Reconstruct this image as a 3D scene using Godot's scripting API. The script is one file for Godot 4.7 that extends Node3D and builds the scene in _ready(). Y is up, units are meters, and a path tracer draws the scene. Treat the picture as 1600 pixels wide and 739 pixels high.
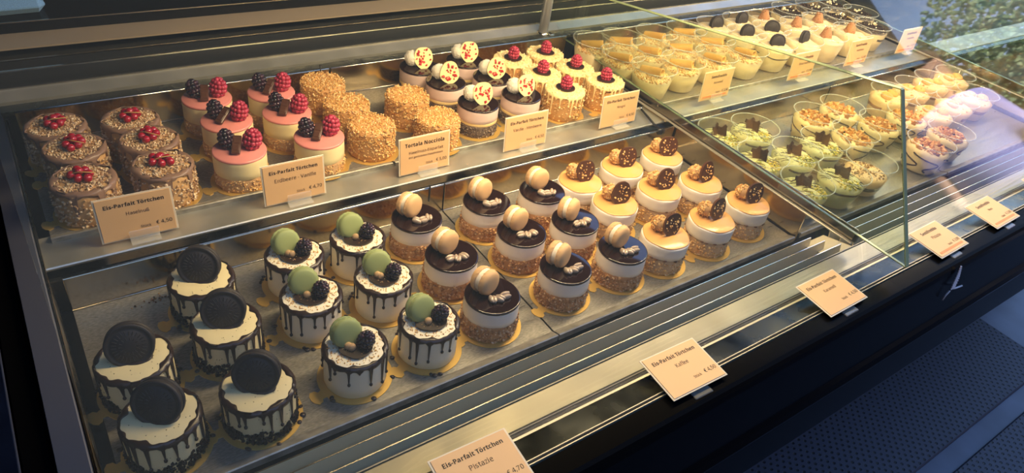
extends Node3D
# A pastry counter: frozen parfait cakes and dessert cups on two steel decks behind a glass pane.

const CAKE_YAW := -0.70
var mats := {}
var names_used := {}

# ------------------------------------------------------------------ mesh builder
class MB:
	var st := SurfaceTool.new()
	var rng := RandomNumberGenerator.new()
	var col := Color(1, 1, 1)
	var xf := Transform3D.IDENTITY
	var group := 0
	func _init(s := 1) -> void:
		rng.seed = s
		st.begin(Mesh.PRIMITIVE_TRIANGLES)
	func v(p: Vector3, c: Color, uv := Vector2.ZERO) -> void:
		st.set_smooth_group(group)
		st.set_color(c)
		st.set_uv(uv)
		st.add_vertex(xf * p)
	func tri(a: Vector3, b: Vector3, c: Vector3) -> void:      # counter-clockwise seen from outside
		v(a, col); v(c, col); v(b, col)
	func quad(a: Vector3, b: Vector3, c: Vector3, d: Vector3) -> void:
		tri(a, b, c); tri(a, c, d)
	func flat() -> MB:
		group = -1
		return self
	func smooth() -> MB:
		group = 0
		return self
	# chamfered box
	func box(c: Vector3, s: Vector3, bev := 0.0, basis := Basis.IDENTITY) -> void:
		var keep := xf
		xf = keep * Transform3D(basis, c)
		group = -1
		var h := s * 0.5
		var b := minf(bev, minf(h.x, minf(h.y, h.z)) * 0.9)
		if b <= 0.0:
			for ax in 3:
				for sg in [-1.0, 1.0]:
					var n := Vector3.ZERO; n[ax] = sg
					var u := Vector3.ZERO; u[(ax + 1) % 3] = 1.0
					var w := Vector3.ZERO; w[(ax + 2) % 3] = 1.0
					if sg < 0.0:
						var t := u; u = w; w = t
					quad((n - u - w) * h, (n + u - w) * h, (n + u + w) * h, (n - u + w) * h)
			xf = keep
			return
		for ax in 3:
			for sg in [-1.0, 1.0]:
				var n := Vector3.ZERO; n[ax] = sg
				var u := Vector3.ZERO; u[(ax + 1) % 3] = 1.0
				var w := Vector3.ZERO; w[(ax + 2) % 3] = 1.0
				if sg < 0.0:
					var t := u; u = w; w = t
				var hu := u * (h - Vector3.ONE * b)
				var hw := w * (h - Vector3.ONE * b)
				var hn := n * h
				quad(hn - hu - hw, hn + hu - hw, hn + hu + hw, hn - hu + hw)
		for ax in 3:                                            # the twelve edges
			var i := (ax + 1) % 3
			var j := (ax + 2) % 3
			for si in [-1.0, 1.0]:
				for sj in [-1.0, 1.0]:
					var p := Vector3.ZERO; p[i] = si * h[i]; p[j] = sj * (h[j] - b)
					var q := Vector3.ZERO; q[i] = si * (h[i] - b); q[j] = sj * h[j]
					var e := Vector3.ZERO; e[ax] = h[ax] - b
					if si * sj > 0.0:
						quad(p - e, q - e, q + e, p + e)
					else:
						quad(q - e, p - e, p + e, q + e)
		for sx in [-1.0, 1.0]:
			for sy in [-1.0, 1.0]:
				for sz in [-1.0, 1.0]:
					var sg := Vector3(sx, sy, sz)
					var i3 := h - Vector3.ONE * b
					var a := Vector3(h.x, i3.y, i3.z) * sg
					var bb := Vector3(i3.x, h.y, i3.z) * sg
					var cc := Vector3(i3.x, i3.y, h.z) * sg
					if sx * sy * sz > 0.0: tri(a, bb, cc)
					else: tri(a, cc, bb)
		xf = keep
	# surface of revolution; prof runs from the bottom outwards and up; fn(angle, i) -> Vector2 offset (dr, dy)
	func lathe(prof: Array, seg := 32, fn = null, cf = null) -> void:
		group = 0
		var rows := []
		for i in prof.size():
			var row := PackedVector3Array()
			for k in seg:
				var t := TAU * k / seg
				var p: Vector2 = prof[i]
				if fn != null: p += fn.call(t, i)
				row.append(Vector3(cos(t) * p.x, p.y, sin(t) * p.x))
			rows.append(row)
		for i in prof.size() - 1:
			for k in seg:
				var k2 := (k + 1) % seg
				var a: Vector3 = rows[i][k]
				var b: Vector3 = rows[i][k2]
				var c: Vector3 = rows[i + 1][k2]
				var d: Vector3 = rows[i + 1][k]
				if cf != null: col = cf.call(TAU * k / seg, i)
				if prof[i].x > 1e-6 or fn != null: tri(a, c, b)
				if prof[i + 1].x > 1e-6 or fn != null: tri(a, d, c)
	func ball(c: Vector3, r: Vector3, la := 8, lo := 10, basis := Basis.IDENTITY, noise := 0.0) -> void:
		group = 0
		var rows := []
		for i in la + 1:
			var row := PackedVector3Array()
			var f := PI * i / la
			for k in lo:
				var t := TAU * k / lo
				var nr := 1.0 + noise * (rng.randf() - 0.5) if i > 0 and i < la else 1.0
				row.append(c + basis * (Vector3(sin(f) * cos(t), -cos(f), sin(f) * sin(t)) * r * nr))
			rows.append(row)
		for i in la:
			for k in lo:
				var k2 := (k + 1) % lo
				if i > 0: tri(rows[i][k], rows[i + 1][k2], rows[i][k2])
				if i < la - 1: tri(rows[i][k], rows[i + 1][k], rows[i + 1][k2])
	# irregular crumb
	func chunk(c: Vector3, r: float) -> void:
		group = -1
		var bs := Basis.from_euler(Vector3(rng.randf() * TAU, rng.randf() * TAU, rng.randf() * TAU))
		var p := []
		for ax in 3:
			for sg in [-1.0, 1.0]:
				var d := Vector3.ZERO; d[ax] = sg * r * rng.randf_range(0.55, 1.25)
				d[(ax + 1) % 3] = r * rng.randf_range(-0.3, 0.3)
				p.append(c + bs * d)
		for s in 8:
			var x: Vector3 = p[s & 1]
			var y: Vector3 = p[2 + ((s >> 1) & 1)]
			var z: Vector3 = p[4 + ((s >> 2) & 1)]
			var odd := ((s & 1) + ((s >> 1) & 1) + ((s >> 2) & 1)) % 2
			if odd == 1: tri(x, y, z)
			else: tri(x, z, y)
	func tube(pts: Array, r: float, seg := 8, taper := 1.0) -> void:
		group = 0
		var rows := []
		var side := Vector3.UP
		for i in pts.size():
			var d: Vector3 = (pts[mini(i + 1, pts.size() - 1)] - pts[maxi(i - 1, 0)]).normalized()
			if absf(d.dot(side)) > 0.95: side = Vector3.RIGHT
			var u := d.cross(side).normalized()
			var w := d.cross(u).normalized()
			var rr := r * lerpf(1.0, taper, float(i) / maxf(1, pts.size() - 1))
			var row := PackedVector3Array()
			for k in seg:
				var t := TAU * k / seg
				row.append(pts[i] + (u * cos(t) + w * sin(t)) * rr)
			rows.append(row)
		for i in pts.size() - 1:
			for k in seg:
				var k2 := (k + 1) % seg
				quad(rows[i][k], rows[i][k2], rows[i + 1][k2], rows[i + 1][k])
		for k in range(1, seg - 1):
			tri(rows[0][0], rows[0][k + 1], rows[0][k])
			var e: PackedVector3Array = rows[-1]
			tri(e[0], e[k], e[k + 1])
	# outline in (x, z), counter-clockwise seen from above when z points down the page: lifted from y0 to y1
	func slab(poly: Array, y0: float, y1: float) -> void:
		group = -1
		var pv := PackedVector2Array(poly)
		if not Geometry2D.is_polygon_clockwise(pv): pv.reverse()
		var ix := Geometry2D.triangulate_polygon(pv)
		for i in range(0, ix.size(), 3):
			var a := pv[ix[i]]; var b := pv[ix[i + 1]]; var c := pv[ix[i + 2]]
			if (b - a).cross(c - a) > 0.0:
				var t := b; b = c; c = t
			tri(Vector3(a.x, y1, a.y), Vector3(b.x, y1, b.y), Vector3(c.x, y1, c.y))
			tri(Vector3(a.x, y0, a.y), Vector3(c.x, y0, c.y), Vector3(b.x, y0, b.y))
		var area := 0.0
		for i in pv.size(): area += pv[i].cross(pv[(i + 1) % pv.size()])
		for i in pv.size():
			var a := pv[i]; var b := pv[(i + 1) % pv.size()]
			if area > 0.0:
				var t := a; a = b; b = t
			quad(Vector3(a.x, y0, a.y), Vector3(b.x, y0, b.y), Vector3(b.x, y1, b.y), Vector3(a.x, y1, a.y))
	# closed outline in (z, y) drawn along x
	func prism(poly: Array, x0: float, x1: float) -> void:
		var keep := xf
		xf = keep * Transform3D(Basis(Vector3(0, 0, 1), Vector3(1, 0, 0), Vector3(0, 1, 0)), Vector3.ZERO)
		slab(poly, x0, x1)
		xf = keep
	func done() -> ArrayMesh:
		st.generate_normals()
		return st.commit()

# ------------------------------------------------------------------ naming and tagging
func put(called: String, mesh: Mesh, m: Material, parent: Node = self) -> MeshInstance3D:
	var o := MeshInstance3D.new()
	o.name = numbered(called) if parent == self else called
	o.mesh = mesh
	o.material_override = m
	parent.add_child(o, true)
	return o

func numbered(called: String) -> String:
	var n: int = names_used.get(called, 0)
	names_used[called] = n + 1
	return called if n == 0 else "%s_%03d" % [called, n]

func thing(called: String, at := Vector3.ZERO, yaw := 0.0) -> Node3D:
	var o := Node3D.new()
	o.name = numbered(called)
	o.position = at
	o.rotation.y = yaw
	add_child(o)
	return o

func tag(o: Node, label: String, category: String, grp := "") -> Node:
	o.set_meta("label", label)
	o.set_meta("category", category)
	if grp: o.set_meta("group", grp)
	return o

func struct(o: Node) -> Node:
	o.set_meta("kind", "structure")
	return o

func stuff(o: Node) -> Node:
	o.set_meta("kind", "stuff")
	return o

# ------------------------------------------------------------------ materials
func rgb(r: int, g: int, b: int) -> Color:
	return Color8(r, g, b)

func lin(r: int, g: int, b: int) -> Color:
	return Color8(r, g, b).srgb_to_linear()

func mat(key: String, c: Color, rough := 0.6, metal := 0.0, spec := 0.5) -> StandardMaterial3D:
	if mats.has(key): return mats[key]
	var m := StandardMaterial3D.new()
	m.resource_name = key
	m.albedo_color = c
	m.roughness = rough
	m.metallic = metal
	m.metallic_specular = spec
	mats[key] = m
	return m

func grain(key: String, freq: float, lo: float, hi: float, px := 256, stretch := 1.0) -> NoiseTexture2D:
	if mats.has(key): return mats[key]
	var n := FastNoiseLite.new()
	n.seed = key.hash() % 1000
	n.noise_type = FastNoiseLite.TYPE_SIMPLEX_SMOOTH
	n.frequency = freq
	n.fractal_octaves = 4
	var t := NoiseTexture2D.new()
	t.width = px; t.height = px
	t.seamless = true
	t.noise = n
	var g := Gradient.new()
	g.set_color(0, Color(lo, lo, lo)); g.set_color(1, Color(hi, hi, hi))
	t.color_ramp = g
	mats[key] = t
	return t

func vmat(key: String, rough := 0.65, spec := 0.4) -> StandardMaterial3D:
	var m := mat(key, Color(1, 1, 1), rough, 0.0, spec)
	m.vertex_color_use_as_albedo = true
	return m

func steel(key: String, c: Color, rough: float, tile: Vector3, wear := 0.12) -> StandardMaterial3D:
	if mats.has(key): return mats[key]
	var m := mat(key, c, 1.0, 1.0)
	m.roughness_texture = grain("wear_" + key, 0.02, maxf(0.03, rough - wear), rough + wear)
	m.uv1_triplanar = true
	m.uv1_scale = tile
	return m

func glassy(key: String, c: Color, alpha: float) -> StandardMaterial3D:
	if mats.has(key): return mats[key]
	var m := mat(key, Color(c.r, c.g, c.b, alpha), 0.02)
	m.transparency = BaseMaterial3D.TRANSPARENCY_ALPHA
	return m

# ------------------------------------------------------------------ pieces of cakes
func pal(a: Array, r: RandomNumberGenerator) -> Color:
	var c: Color = a[r.randi() % a.size()]
	return c * r.randf_range(0.85, 1.15)

const NUTS := [Color(0.72, 0.42, 0.14), Color(0.80, 0.52, 0.20), Color(0.60, 0.31, 0.09), Color(0.84, 0.62, 0.30)]
const HAZEL := [Color(0.52, 0.33, 0.17), Color(0.64, 0.46, 0.27), Color(0.42, 0.25, 0.12), Color(0.74, 0.58, 0.36)]
const GOLD_NUTS := [Color(0.66, 0.37, 0.10), Color(0.76, 0.49, 0.17), Color(0.55, 0.27, 0.07), Color(0.82, 0.60, 0.28)]
const PRALINE := [Color(0.48, 0.24, 0.085), Color(0.60, 0.34, 0.14), Color(0.36, 0.165, 0.055), Color(0.70, 0.46, 0.24)]
const DARK_CRUMBS := [Color(0.016, 0.011, 0.008), Color(0.028, 0.018, 0.012), Color(0.01, 0.008, 0.007)]
const POPPY := [Color(0.10, 0.07, 0.055), Color(0.20, 0.15, 0.11), Color(0.05, 0.035, 0.03), Color(0.34, 0.27, 0.2)]

func m_choc() -> Material: return mat("dark chocolate", rgb(46, 30, 24), 0.32, 0.0, 0.5)
func m_cream() -> Material: return mat("vanilla cream", rgb(236, 220, 168), 0.5)
func m_white() -> Material: return mat("white mousse", rgb(246, 238, 226), 0.45)
func m_board() -> Material:
	var m := mat("gold card", rgb(218, 180, 96), 0.42, 0.6)
	return m

# crumbs pressed on the side of a cylinder and/or over its top
func crumbs(p: Array, s: int, r: float, y0: float, y1: float, n: int, size: float, top_y := -1.0, top_r := 0.0, n_top := 0, ragged := 0.0) -> ArrayMesh:
	var b := MB.new(s)
	for i in n:
		var t := b.rng.randf() * TAU
		var hi := y1 + ragged * (sin(t * 3.0 + s) * 0.5 + sin(t * 7.0 + s * 2.0) * 0.5)
		var y := lerpf(y0, hi, b.rng.randf())
		b.col = pal(p, b.rng)
		var rr := size * b.rng.randf_range(0.6, 1.35)
		b.chunk(Vector3(cos(t) * r, y, sin(t) * r), rr)
	for i in n_top:
		var t := b.rng.randf() * TAU
		var q := sqrt(b.rng.randf()) * top_r
		b.col = pal(p, b.rng)
		b.chunk(Vector3(cos(t) * q, top_y, sin(t) * q), size * b.rng.randf_range(0.6, 1.35))
	return b.done()

# round body with softened edges; wob: unevenness
func drum(r0: float, r1: float, y0: float, y1: float, wob := 0.0, s := 1, edge := 0.0025, seg := 40) -> ArrayMesh:
	var b := MB.new(s)
	var ph := b.rng.randf() * TAU
	var fn := func(t: float, i: int) -> Vector2:
		if i == 0 or i >= 8: return Vector2.ZERO
		var w: float = wob * (sin(3.0 * t + ph) * 0.5 + sin(7.0 * t + ph * 2.0 + i) * 0.3 + sin(13.0 * t + i * 1.7) * 0.25)
		return Vector2(w, 0.0 if i < 5 else w * 0.4)
	var ym := (y0 + y1) * 0.5
	b.lathe([Vector2(0, y0), Vector2(r0 - edge * 0.5, y0), Vector2(r0, y0 + edge * 0.5), Vector2(lerpf(r0, r1, 0.33), lerpf(y0, y1, 0.33)), Vector2(lerpf(r0, r1, 0.66), lerpf(y0, y1, 0.66)),
		Vector2(r1, y1 - edge), Vector2(r1 - edge * 0.3, y1 - edge * 0.3), Vector2(r1 - edge, y1), Vector2(r1 * 0.6, y1), Vector2(0, y1)], seg, fn)
	return b.done()

func board(r := 0.0455) -> ArrayMesh:
	var b := MB.new(5)
	var poly := []
	var n := 56
	for k in n:
		var t := TAU * k / n
		poly.append(Vector2(cos(t), sin(t)) * r)
	b.slab(poly, 0.0, 0.0011)
	var tab := []                                              # the lifting tab with two lobes
	for q in [Vector2(r - 0.003, -0.007), Vector2(r + 0.004, -0.0055), Vector2(r + 0.0065, -0.0095), Vector2(r + 0.012, -0.0105), Vector2(r + 0.0155, -0.006), Vector2(r + 0.0165, 0.0),
			Vector2(r + 0.0155, 0.006), Vector2(r + 0.012, 0.0105), Vector2(r + 0.0065, 0.0095), Vector2(r + 0.004, 0.0055), Vector2(r - 0.003, 0.007)]:
		tab.append((q as Vector2).rotated(2.25))
	b.slab(tab, 0.00005, 0.00105)
	return b.done()

# glaze over the rim with drips running down the side
func drips(s: int, r: float, y: float, n: int, lmin: float, lmax: float, w: float, inner: float, wave: float, hidden := 0.0) -> ArrayMesh:
	var b := MB.new(s)
	var pos := []
	var len := []
	for k in n:
		pos.append(TAU * (k + b.rng.randf_range(-0.28, 0.28)) / n)
		len.append(lerpf(lmin, lmax, b.rng.randf() ** 1.3))
	var seg := 216
	var rows := []
	var cols := 7
	for k in seg:
		var t := TAU * k / seg
		var dn := 0.0035 + 0.0012 * sin(5.0 * t + s) + 0.0008 * sin(11.0 * t)
		for q in n:
			var d := absf(wrapf(t - pos[q], -PI, PI)) / w
			dn = maxf(dn, len[q] * (1.0 - pow(minf(d, 1.0), 4.0)) if d < 1.0 else 0.0)
			if d < 2.6: dn = maxf(dn, 0.0035 + 0.0045 * (1.0 - d / 2.6))
		var ri := inner + wave * (sin(4.0 * t + s * 1.3) + 0.7 * sin(9.0 * t + s) + 0.4 * sin(17.0 * t)) * 0.5
		var o := Vector3(cos(t), 0, sin(t))
		var row := [o * ri + Vector3(0, y + 0.0001, 0), o * (ri + 0.0012) + Vector3(0, y + 0.0011, 0), o * (r - 0.0016) + Vector3(0, y + 0.0011, 0), o * (r + 0.0006) + Vector3(0, y - 0.0008, 0)]
		for j in range(1, 5):
			var f := j / 4.0
			row.append(o * (r + 0.0013 + 0.0004 * sin(f * PI)) + Vector3(0, y - 0.0008 - dn * f, 0))
		row.append(o * (r - 0.0015) + Vector3(0, y - 0.0012 - dn, 0))
		rows.append(row)
	for k in seg:
		var a: Array = rows[k]
		var c: Array = rows[(k + 1) % seg]
		for j in a.size() - 1:
			b.quad(a[j], c[j], c[j + 1], a[j + 1])
	for q in n:
		var o := Vector3(cos(pos[q]), 0, sin(pos[q]))
		if len[q] > 0.010: b.ball(o * (r + 0.0008) + Vector3(0, y - 0.001 - len[q], 0), Vector3(0.0021, 0.0026, 0.0021), 5, 7)
	return b.done()

func aligned(n: Vector3, spin := 0.0) -> Basis:                # local y turned to n
	n = n.normalized()
	var x := Vector3.UP.cross(n)
	if x.length() < 0.05: x = Vector3.RIGHT
	x = x.normalized()
	return Basis(x, n, x.cross(n)) * Basis(Vector3.UP, spin)

func macaron(parent: Node, at: Vector3, axis: Vector3, shell: Material, fill: Material, r := 0.0185, th := 0.021) -> Node3D:
	var f := put("macaron", drum(r * 0.9, r * 0.9, -th * 0.17, th * 0.17, 0.0005, 3, 0.0012, 28), fill, parent)
	f.transform = Transform3D(aligned(axis), at)
	if not mats.has("shell%f" % r):
		var b := MB.new(9)
		var fn := func(t: float, i: int) -> Vector2: return Vector2(0.0006 * sin(31.0 * t) + 0.0005 * sin(17.0 * t + 1.0), 0.0004 * sin(23.0 * t)) if i in [1, 2, 3] else Vector2.ZERO
		b.lathe([Vector2(0, th * 0.12), Vector2(r * 0.97, th * 0.12), Vector2(r * 1.03, th * 0.17), Vector2(r * 1.0, th * 0.225), Vector2(r * 0.975, th * 0.25), Vector2(r * 0.985, th * 0.31),
			Vector2(r * 0.93, th * 0.40), Vector2(r * 0.78, th * 0.47), Vector2(r * 0.5, th * 0.505), Vector2(0, th * 0.515)], 48, fn)
		mats["shell%f" % r] = b.done()
	for sg in [0.0, PI]:
		var sh := put("macaron_shell", mats["shell%f" % r], shell, f)
		sh.transform = Transform3D(Basis(Vector3.RIGHT, sg), Vector3.ZERO)
	return f

func berry_mesh(key: String, r: Vector3, bump: float, c: Array, s: int) -> ArrayMesh:
	if mats.has(key): return mats[key]
	var b := MB.new(s)
	b.col = c[0]
	b.ball(Vector3.ZERO, r * 0.86, 7, 10)
	var rowsn := 6
	for i in rowsn:
		var f := PI * (i + 0.75) / (rowsn + 0.75)
		var m := maxi(1, int(round(TAU * sin(f) * r.x / (bump * 1.65))))
		for k in m:
			var t := TAU * (k + 0.5 * (i % 2)) / m
			b.col = pal(c, b.rng)
			b.ball(Vector3(sin(f) * cos(t) * r.x, cos(f) * r.y, sin(f) * sin(t) * r.z) * 0.88, Vector3.ONE * bump * b.rng.randf_range(0.9, 1.1), 5, 7)
	b.col = c[0]
	b.ball(Vector3(0, r.y * 0.9, 0), Vector3.ONE * bump, 5, 7)
	mats[key] = b.done()
	return mats[key]

func raspberry(parent: Node, at: Vector3, up: Vector3, k := 1.0) -> void:
	var m := vmat("raspberry skin", 0.38, 0.5)
	var o := put("raspberry", berry_mesh("raspberry", Vector3(0.0088, 0.0115, 0.0088), 0.0026, [Color(0.38, 0.022, 0.055), Color(0.48, 0.040, 0.085), Color(0.32, 0.016, 0.045)], 3), m, parent)
	o.transform = Transform3D(aligned(up).scaled(Vector3.ONE * k), at)

func blackberry(parent: Node, at: Vector3, up: Vector3, k := 1.0, called := "blackberry") -> void:
	var m := vmat("blackberry skin", 0.25, 0.6)
	var o := put(called, berry_mesh("blackberry", Vector3(0.0086, 0.0118, 0.0086), 0.0027, [Color(0.024, 0.010, 0.018), Color(0.045, 0.016, 0.028), Color(0.016, 0.009, 0.015)], 4), m, parent)
	o.transform = Transform3D(aligned(up).scaled(Vector3.ONE * k), at)

func cookie_mesh() -> ArrayMesh:                               # one ribbed wafer of the sandwich, face at +y
	if mats.has("cookie"): return mats["cookie"]
	var b := MB.new(4)
	var R := 0.0225
	var fn := func(t: float, i: int) -> Vector2: return Vector2(0.0006 * sin(t * 44.0), 0) if i in [1, 2] else Vector2.ZERO
	b.lathe([Vector2(0, 0.0), Vector2(R, 0.0), Vector2(R, 0.0034), Vector2(R - 0.0008, 0.0044), Vector2(R - 0.0030, 0.0044), Vector2(R - 0.0034, 0.0038), Vector2(R - 0.0055, 0.0038), Vector2(R - 0.006, 0.0043), Vector2(0.0, 0.0043)], 88, fn)
	for i in 26:                                               # short ridges round the middle
		var t := TAU * i / 26
		b.box(Vector3(cos(t) * 0.0135, 0.0043, sin(t) * 0.0135), Vector3(0.0045, 0.0007, 0.0011), 0.0003, Basis(Vector3.UP, -t))
	for i in 14:
		var t := TAU * i / 14
		b.box(Vector3(cos(t) * 0.0078, 0.0043, sin(t) * 0.0078), Vector3(0.003, 0.0007, 0.0011), 0.0003, Basis(Vector3.UP, -t))
	mats["cookie"] = b.done()
	return mats["cookie"]

func sandwich_cookie(parent: Node, at: Vector3, face: Vector3, k := 1.0) -> void:
	var m := mat("black cocoa wafer", rgb(40, 34, 34), 0.62)
	var f := put("sandwich_cookie", drum(0.0212, 0.0212, -0.0022, 0.0022, 0.0, 2, 0.0006, 36), mat("cookie filling", rgb(56, 48, 46), 0.6), parent)
	f.transform = Transform3D(aligned(face).scaled(Vector3.ONE * k), at)
	for sg in [0.0, PI]:
		var w := put("wafer", cookie_mesh(), m, f)
		w.transform = Transform3D(Basis(Vector3.RIGHT, sg), Vector3(0, 0.0018 * (1.0 if sg == 0.0 else -1.0), 0))

func plaque(parent: Node, called: String, at: Vector3, face: Vector3, r: Vector2, th: float, m: Material, bits: Array, n: int, bit: float, s: int, bm: Material) -> Node3D:
	var b := MB.new(s)
	var poly := []
	var w := b.rng.randf() * TAU
	for k in 40:
		var t := TAU * k / 40
		var q := 1.0 + 0.035 * sin(3.0 * t + w) + 0.02 * sin(5.0 * t)
		poly.append(Vector2(cos(t) * r.x, sin(t) * r.y) * q)
	b.slab(poly, -th * 0.5, th * 0.5)
	var o := put(called, b.done(), m, parent)
	o.transform = Transform3D(aligned(face), at)
	if n > 0:
		var c := MB.new(s + 7)
		for i in n:
			var t := c.rng.randf() * TAU
			var q := sqrt(c.rng.randf()) * 0.82
			c.col = pal(bits, c.rng)
			c.chunk(Vector3(cos(t) * r.x * q, th * 0.5, sin(t) * r.y * q), bit * c.rng.randf_range(0.6, 1.4))
		stuff(put("topping_bits", c.done(), bm, o))
	return o

# ------------------------------------------------------------------ the cakes; local +x runs to the right and +z to the front, y = 0 is the tray
const H := 0.0539

func cake_root(called: String) -> Node3D:
	var o := thing(called)
	put("cake_board", board_mesh(), m_board(), o)
	return o

func board_mesh() -> ArrayMesh:
	if not mats.has("board"): mats["board"] = board()
	return mats["board"]

func puddles(o: Node, s: int, r: float) -> void:
	var b := MB.new(s)
	for i in 7:
		var t := b.rng.randf() * TAU
		b.ball(Vector3(cos(t), 0, sin(t)) * (r + b.rng.randf_range(0.001, 0.005)) + Vector3(0, 0.0012, 0), Vector3(b.rng.randf_range(0.0022, 0.0042), 0.0016, b.rng.randf_range(0.0022, 0.0036)), 5, 9)
	stuff(put("chocolate_drops", b.done(), m_choc(), o))

func cookie_cake(s: int) -> Node3D:
	var o := cake_root("cookie_drip_cake")
	put("cream_body", drum(0.0385, 0.0385, 0.001, H - 0.001, 0.0005, s), m_cream(), o)
	var b := MB.new(s)
	for i in 46:                                               # flecks in the cream
		var t := b.rng.randf() * TAU
		b.col = pal(DARK_CRUMBS, b.rng)
		b.chunk(Vector3(cos(t) * 0.0385, b.rng.randf_range(0.015, 0.05), sin(t) * 0.0385), 0.0007)
	for i in 30:
		var t := b.rng.randf() * TAU
		var q := sqrt(b.rng.randf()) * 0.03
		b.col = pal(DARK_CRUMBS, b.rng)
		b.chunk(Vector3(cos(t) * q, H - 0.001, sin(t) * q), 0.0007)
	stuff(put("cookie_flecks", b.done(), vmat("crumb", 0.7, 0.3), o))
	stuff(put("crumb_edge", crumbs(DARK_CRUMBS, s + 3, 0.0392, 0.002, 0.018, 720, 0.0024, -1, 0, 0, 0.007), vmat("crumb", 0.7, 0.3), o))
	put("chocolate_drips", drips(s, 0.0385, H - 0.0011, 19, 0.012, 0.044, 0.044, 0.0345, 0.0040), m_choc(), o)
	puddles(o, s, 0.042)
	var bl := MB.new(s + 9)                                    # the pool of glaze that holds the cookie
	bl.ball(Vector3(-0.001, H - 0.0012, -0.0015), Vector3(0.0215, 0.0026, 0.0135), 6, 28, Basis.IDENTITY, 0.05)
	put("glaze_pool", bl.done(), m_choc(), o)
	sandwich_cookie(o, Vector3(-0.002, H + 0.0155, -0.004), Vector3(0.28 + 0.10 * sin(s), 0.40, 0.88), 1.12)
	return o

func pistachio_cake(s: int) -> Node3D:
	var o := cake_root("pistachio_drip_cake")
	put("cream_body", drum(0.0375, 0.0375, 0.001, H - 0.001, 0.0006, s), mat("pale pistachio cream", rgb(240, 232, 206), 0.5), o)
	put("chocolate_drips", drips(s, 0.0375, H - 0.0011, 17, 0.008, 0.042, 0.042, 0.0335, 0.0035), m_choc(), o)
	puddles(o, s, 0.042)
	stuff(put("biscuit_dust", crumbs(NUTS, s, 0.03, H, H, 0, 0.0011, H - 0.0005, 0.033, 300), vmat("crumb", 0.7, 0.3), o))
	plaque(o, "chocolate_disc", Vector3(0.002, H + 0.0022, 0.004), Vector3(0.02, 1, 0.05), Vector2(0.020, 0.018), 0.0028, m_choc(), NUTS, 60, 0.0006, s, vmat("crumb", 0.7, 0.3))
	macaron(o, Vector3(-0.0125, H + 0.0125, -0.006), Vector3(0.58, 0.42, 0.70), mat("green shell", rgb(150, 162, 104), 0.6), mat("green filling", rgb(176, 180, 130), 0.6), 0.0182, 0.020)
	blackberry(o, Vector3(0.0125, H + 0.010, -0.001), Vector3(0.3, 0.9, 0.2), 1.12)
	var b := MB.new(s)
	for i in 40:
		var d := Vector3(b.rng.randfn(), b.rng.randfn(), b.rng.randfn()).normalized()
		b.col = Color(0.45, 0.26, 0.2)
		b.chunk(Vector3(0.0125, H + 0.010, -0.001) + d * Vector3(0.0097, 0.0122, 0.0097), 0.00045)
	stuff(put("sugar_specks", b.done(), vmat("crumb", 0.7, 0.3), o))
	for q in [Vector3(-0.001, H + 0.0062, 0.0095), Vector3(-0.0055, H + 0.0058, 0.0085)].slice(0, 1 + s % 2):
		var n := MB.new(2)
		n.lathe([Vector2(0, -0.0052), Vector2(0.0032, -0.0042), Vector2(0.0047, -0.001), Vector2(0.0043, 0.002), Vector2(0.0022, 0.0046), Vector2(0, 0.0055)], 14)
		var k := put("pistachio_nut", n.done(), mat("nut shell", rgb(205, 168, 122), 0.5), o)
		k.transform = Transform3D(aligned(Vector3(0.5, 0.75, 0.1), s), q)
	return o

func coffee_cake(s: int) -> Node3D:
	var o := cake_root("coffee_mousse_cake")
	put("praline_base", drum(0.0378, 0.0376, 0.001, 0.030, 0.0008, s), mat("praline", rgb(188, 140, 92), 0.6), o)
	stuff(put("praline_crumbs", crumbs(PRALINE, s, 0.0383, 0.002, 0.0275, 620, 0.0020, -1, 0, 0, 0.002), vmat("sugared nut", 0.42, 0.5), o))
	put("white_mousse", drum(0.0376, 0.0372, 0.026, H - 0.0012, 0.0003, s + 1, 0.002), m_white(), o)
	var b := MB.new(s)
	b.lathe([Vector2(0, H - 0.002), Vector2(0.0372, H - 0.0034), Vector2(0.0378, H - 0.0022), Vector2(0.0374, H - 0.0006), Vector2(0.0366, H), Vector2(0.0355, H + 0.0001), Vector2(0.02, H + 0.0001), Vector2(0, H + 0.0001)], 56)
	put("chocolate_glaze", b.done(), mat("mirror glaze", rgb(34, 18, 15), 0.06, 0.0, 0.6), o)
	macaron(o, Vector3(-0.013, H + 0.0165, -0.007), Vector3(0.80 + 0.10 * sin(s * 2.0), 0.10, 0.52), mat("beige shell", rgb(220, 178, 128), 0.6), mat("coffee cream", rgb(246, 234, 212), 0.6), 0.0178, 0.0275)
	for i in 3:
		var n := MB.new(s * 3 + i)
		for lobe in [-1.0, 1.0]:
			n.ball(Vector3(0, 0.0004, lobe * 0.0025), Vector3(0.0076, 0.0042, 0.0031), 8, 14, Basis.IDENTITY, 0.10)
		n.ball(Vector3(0, -0.0008, 0), Vector3(0.0070, 0.0030, 0.0050), 6, 12)
		var bean := put("candied_bean", n.done(), mat("silvered bean", rgb(186, 168, 150), 0.26, 0.2), o)
		var at: Vector3 = [Vector3(0.001, 0, 0.012), Vector3(0.010, 0, 0.0085), Vector3(0.017, 0, 0.001)][i]
		bean.transform = Transform3D(Basis.from_euler(Vector3(0.25 * sin(i + s), 0.9 * i + s, 0.2)), at + Vector3(0, H + 0.0026, 0))
	return o

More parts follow.
